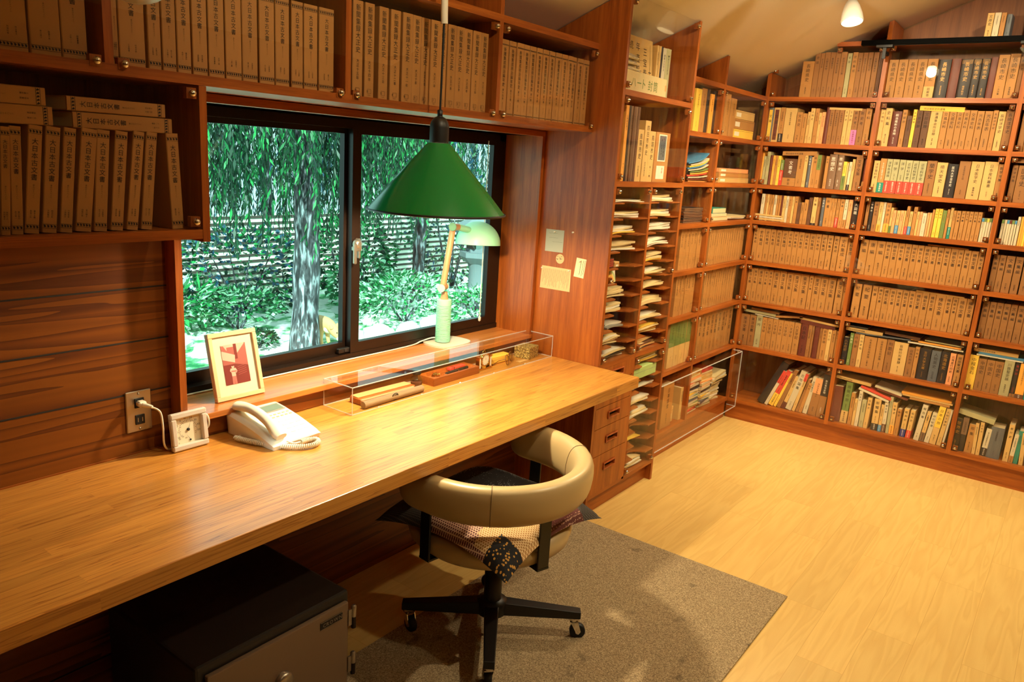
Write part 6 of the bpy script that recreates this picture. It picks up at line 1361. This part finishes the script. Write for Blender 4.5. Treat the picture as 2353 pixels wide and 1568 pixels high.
shrub('shrub', 2.55, 4.45, .48, .55, .35, .42, 1300, [LM, LL, LD], 'leafy green shrub before the fence, behind the pale low shrub', .06, .017, 12)
shrub('shrub', 1.45, 4.7, .36, .85, .35, .42, 1900, [LM, LB, LB, LD, LL], 'wide blue-green shrub before the fence, behind the willow trunk', .06, .018, 13)
shrub('shrub', 1.0, 4.1, .14, .45, .3, .2, 900, [LM, LP, LL, LD], 'low shrub spreading beside the willow trunk base', .045, .013, 14)
shrub('shrub', 2.3, 4.0, .3, .35, .3, .3, 800, [LM, LL, LP], 'loose green shrub beside the willow trunk, above the dog', .05, .014, 15)
shrub('shrub', 2.95, 3.05, .1, .42, .3, .22, 900, [LL, LP, LM], 'bright green shrub at the foot of the stone lantern', .05, .012, 16)
shrub('shrub', 4.2, 4.5, .7, .7, .4, .8, 1500, [LM, LD, LB], 'tall dark shrub behind the stone lantern', .06, .016, 17)
shrub('bamboo_grass', .55, 4.3, .22, .5, .25, .16, 520, [LL, LP, LM], 'clump of bamboo grass with long pale leaves near the window edge', .13, .014, 18, up_=.2)
shrub('shrub', .35, 5.0, .45, .5, .2, .4, 800, [LM, LB, LD], 'dark shrub before the fence behind the bamboo grass', .06, .018, 19)
shrub('shrub', .72, 3.45, .06, .17, .14, .08, 420, [LD, LM, LD], 'tiny dark mound of leaves on the pale ground', .04, .011, 20)
g = random.Random(9)
for i, (x, y, w, lb) in enumerate(((.42, 3.5, .2, 'flat pale stepping stone nearest the photo frame'), (.66, 3.06, .13, 'flat pale stepping stone beside the willow trunk base'), (.2, 3.9, .22, 'flat pale stepping stone farther from the window'), (1.75, 4.0, .2, 'flat pale stepping stone behind the dog'))):
    m = MB(); pts = [(x+w*(1+.18*g.uniform(-1, 1))*math.cos(R(a)), y+w*.8*(1+.18*g.uniform(-1, 1))*math.sin(R(a))) for a in range(0, 360, 30)]; m.prism(pts, 'z', .0005, .03, 'stone_white'); tag(m.build('stepping_stone', bevel=.012), lb, 'stone', 'stepping stones')
for i, (x, y, r_, lb) in enumerate(((1.62, 3.02, .13, 'white boulder beside the dog'), (1.93, 2.98, .11, 'white boulder midway along the low shrub'), (2.25, 2.97, .14, 'white boulder behind the desk lamp column'), (2.0, 3.5, .1, 'small white boulder half under the low shrub'))):
    m = MB()
    def bp_(u, v, x=x, y=y, r_=r_, i=i):
        a = 2*math.pi*u; c = math.pi*v; q = r_*(1+.28*noise.noise((3*math.cos(a)*math.sin(c)+i*7, 3*math.sin(a)*math.sin(c), 3*math.cos(c)))); return (x+q*math.cos(a)*math.sin(c), y+q*math.sin(a)*math.sin(c), max(0.001, .04+q*.75*math.cos(c)))
    m.grid(lambda u, v: bp_(u, 1-v), 20, 12, 'stone_white'); tag(m.build('boulder'), lb, 'stone', 'white boulders')
ln = empty('stone_lantern', (3.5, 3.45, 0), 'grey stone garden lantern beyond the window pull cord', 'lantern'); lx, ly = 3.47, 3.5
m = MB(); m.lathe([(.2, 0), (.2, .07), (.16, .1)], 'stone', lx, ly, 6, smooth=False); m.build('base', ln)
m = MB(); m.lathe([(.11, .1), (.09, .16), (.09, .40), (.11, .46)], 'stone', lx, ly, 16); m.build('post', ln)
m = MB(); m.lathe([(.12, .46), (.2, .53), (.2, .58)], 'stone', lx, ly, 6, smooth=False); m.lathe([(.13, .58), (.13, .78)], 'stone', lx, ly, 6, smooth=False); m.box(lx-.135, lx-.1, ly-.05, ly+.05, .62, .74, 'ink'); m.build('firebox', ln)
m = MB(); m.lathe([(.3, .78), (.31, .81), (.2, .88), (.07, .95)], 'stone', lx, ly, 6, smooth=False); m.build('roof', ln)
m = MB(); m.lathe([(.05, .95), (.07, .98), (.075, 1.02), (.05, 1.06), (0, 1.10)], 'stone', lx, ly, 16); m.build('finial', ln)

# the dog standing in the garden, facing the house
DOGM = MB.G @ Matrix.Translation((1.2, 3.15, 0)) @ Matrix.Rotation(R(6), 4, 'Z') @ Matrix.Scale(.5, 4)
KEEP = MB.G; MB.G = None
dg_ = empty('dog', DOGM.translation, 'tan and cream dog lowering its head beside the willow trunk', 'dog')
J = [(0, .52, .36, .095), (0, .34, .37, .105), (0, .15, .35, .12), (0, .03, .375, .10), (-.01, -.06, .31, .085), (-.02, -.14, .25, .09), (-.02, -.185, .21, .06), (-.02, -.235, .155, .036)]
ED = [(i, i+1) for i in range(7)]
def chain(root, pts):
    k = root
    for p in pts: J.append(p); ED.append((k, len(J)-1)); k = len(J)-1
for sx in (-1, 1):
    chain(2, [(sx*.075, .12, .24, .055), (sx*.078, .115, .13, .036), (sx*.078, .10, .04, .03), (sx*.078, .075, .02, .03)])
    chain(0, [(sx*.08, .50, .26, .075), (sx*.085, .47, .19, .048), (sx*.085, .55, .12, .03), (sx*.085, .53, .03, .028), (sx*.085, .50, .018, .03)])
chain(0, [(0, .58, .42, .04), (.0, .64, .50, .04), (-.02, .60, .57, .04), (-.04, .52, .57, .03)])
me = bpy.data.meshes.new('body'); me.from_pydata([j[:3] for j in J], ED, []); db = bpy.data.objects.new('body', me); col.objects.link(db)
sk_ = db.modifiers.new('skin', 'SKIN'); sk_.use_smooth_shade = True
if not me.skin_vertices: me.skin_vertices.new()
for i, j in enumerate(J): me.skin_vertices[0].data[i].radius = (j[3], j[3])
me.skin_vertices[0].data[1].use_root = True
me.skin_vertices[0].data[0].use_root = False
sb = db.modifiers.new('smooth', 'SUBSURF'); sb.levels = 2; sb.render_levels = 2; me.materials.append(MATS['fur_tan']); db.matrix_world = DOGM; db.parent = dg_; db.matrix_parent_inverse = PARW[dg_.name].inverted()
for sx in (-1, 1):
    m = MB(); m.lathe([(.034, 0), (.026, .03), (.012, .06), (0, .072)], 'fur_tan', n=14, M=Matrix.Translation((-.02+sx*.056, -.12, .318)) @ Matrix.Rotation(R(sx*22), 4, 'Y') @ Matrix.Rotation(R(-10), 4, 'X')); m.build('ear', dg_, M=None) if 0 else None
    m2 = MB(); m2.merge(m, DOGM); m2.build('ear', dg_)
    m = MB(); m.lathe([(0, -.011)]+[(.011*math.sin(R(a)), -.011*math.cos(R(a))) for a in range(30, 180, 30)]+[(0, .011)], 'ink', n=12, M=DOGM @ Matrix.Translation((-.02+sx*.036, -.212, .255))); m.build('eye', dg_)
m = MB(); m.lathe([(0, -.014)]+[(.016*math.sin(R(a)), -.014*math.cos(R(a))) for a in range(30, 180, 30)]+[(0, .014)], 'ink', n=12, M=DOGM @ Matrix.Translation((-.02, -.268, .158))); m.build('nose', dg_)
m = MB(); m.lathe([(0, -.04)]+[(.042*math.sin(R(a)), -.045*math.cos(R(a))) for a in range(20, 180, 20)]+[(0, .045)], 'fur_cream', n=18, M=DOGM @ Matrix.Translation((-.02, -.222, .162)) @ Matrix.Rotation(R(40), 4, 'X')); m.build('muzzle', dg_)
m = MB(); m.lathe([(0, -.09)]+[(.085*math.sin(R(a)), -.1*math.cos(R(a))) for a in range(20, 180, 20)]+[(0, .1)], 'fur_cream', n=18, M=DOGM @ Matrix.Translation((-.005, .03, .30))); m.build('chest', dg_)

MB.G = None
m = MB(); m.tube([(-.158, .535, 1.63), (-.158, .535, .86)], .0022, 'white_plastic', 8); m.lathe([(0, .845), (.006, .85), (.006, .866), (.002, .87)], 'white_plastic', -.158, .535, 12); tag(m.build('pull_cord'), 'thin white pull cord hanging before the window near the casing', 'cord')
# ------------------------------------------------------------------ daylight and room light
w = bpy.data.worlds.new('world'); scene.world = w; w.use_nodes = True; nt = w.node_tree; bg = nt.nodes['Background']; bg.inputs[0].default_value = (.62, .90, .98, 1); bg.inputs[1].default_value = SKYP
sun = bpy.data.lights.new('sun', 'SUN'); sun.energy = SUNP; sun.angle = R(1.5); sun.color = (.80, 1., .92); so = bpy.data.objects.new('sun', sun); col.objects.link(so)
so.rotation_euler = Vector((.60, .50, -.62)).to_track_quat('-Z', 'Y').to_euler()
MATS['lamp_glow'].node_tree.nodes['Emission'].inputs[1].default_value = PENDP
bpy.data.objects.remove(_fo)
scene.cycles.max_bounces = 7; scene.cycles.diffuse_bounces = 4; scene.cycles.glossy_bounces = 3; scene.cycles.transmission_bounces = 4; scene.cycles.transparent_max_bounces = 16
scene.cycles.caustics_reflective = False; scene.cycles.caustics_refractive = False; scene.cycles.sample_clamp_indirect = 6.
vs_ = scene.view_settings; vs_.view_transform = 'Standard'; vs_.look = 'None'; vs_.exposure = EXPO; vs_.gamma = 1.; vs_.use_curve_mapping = False
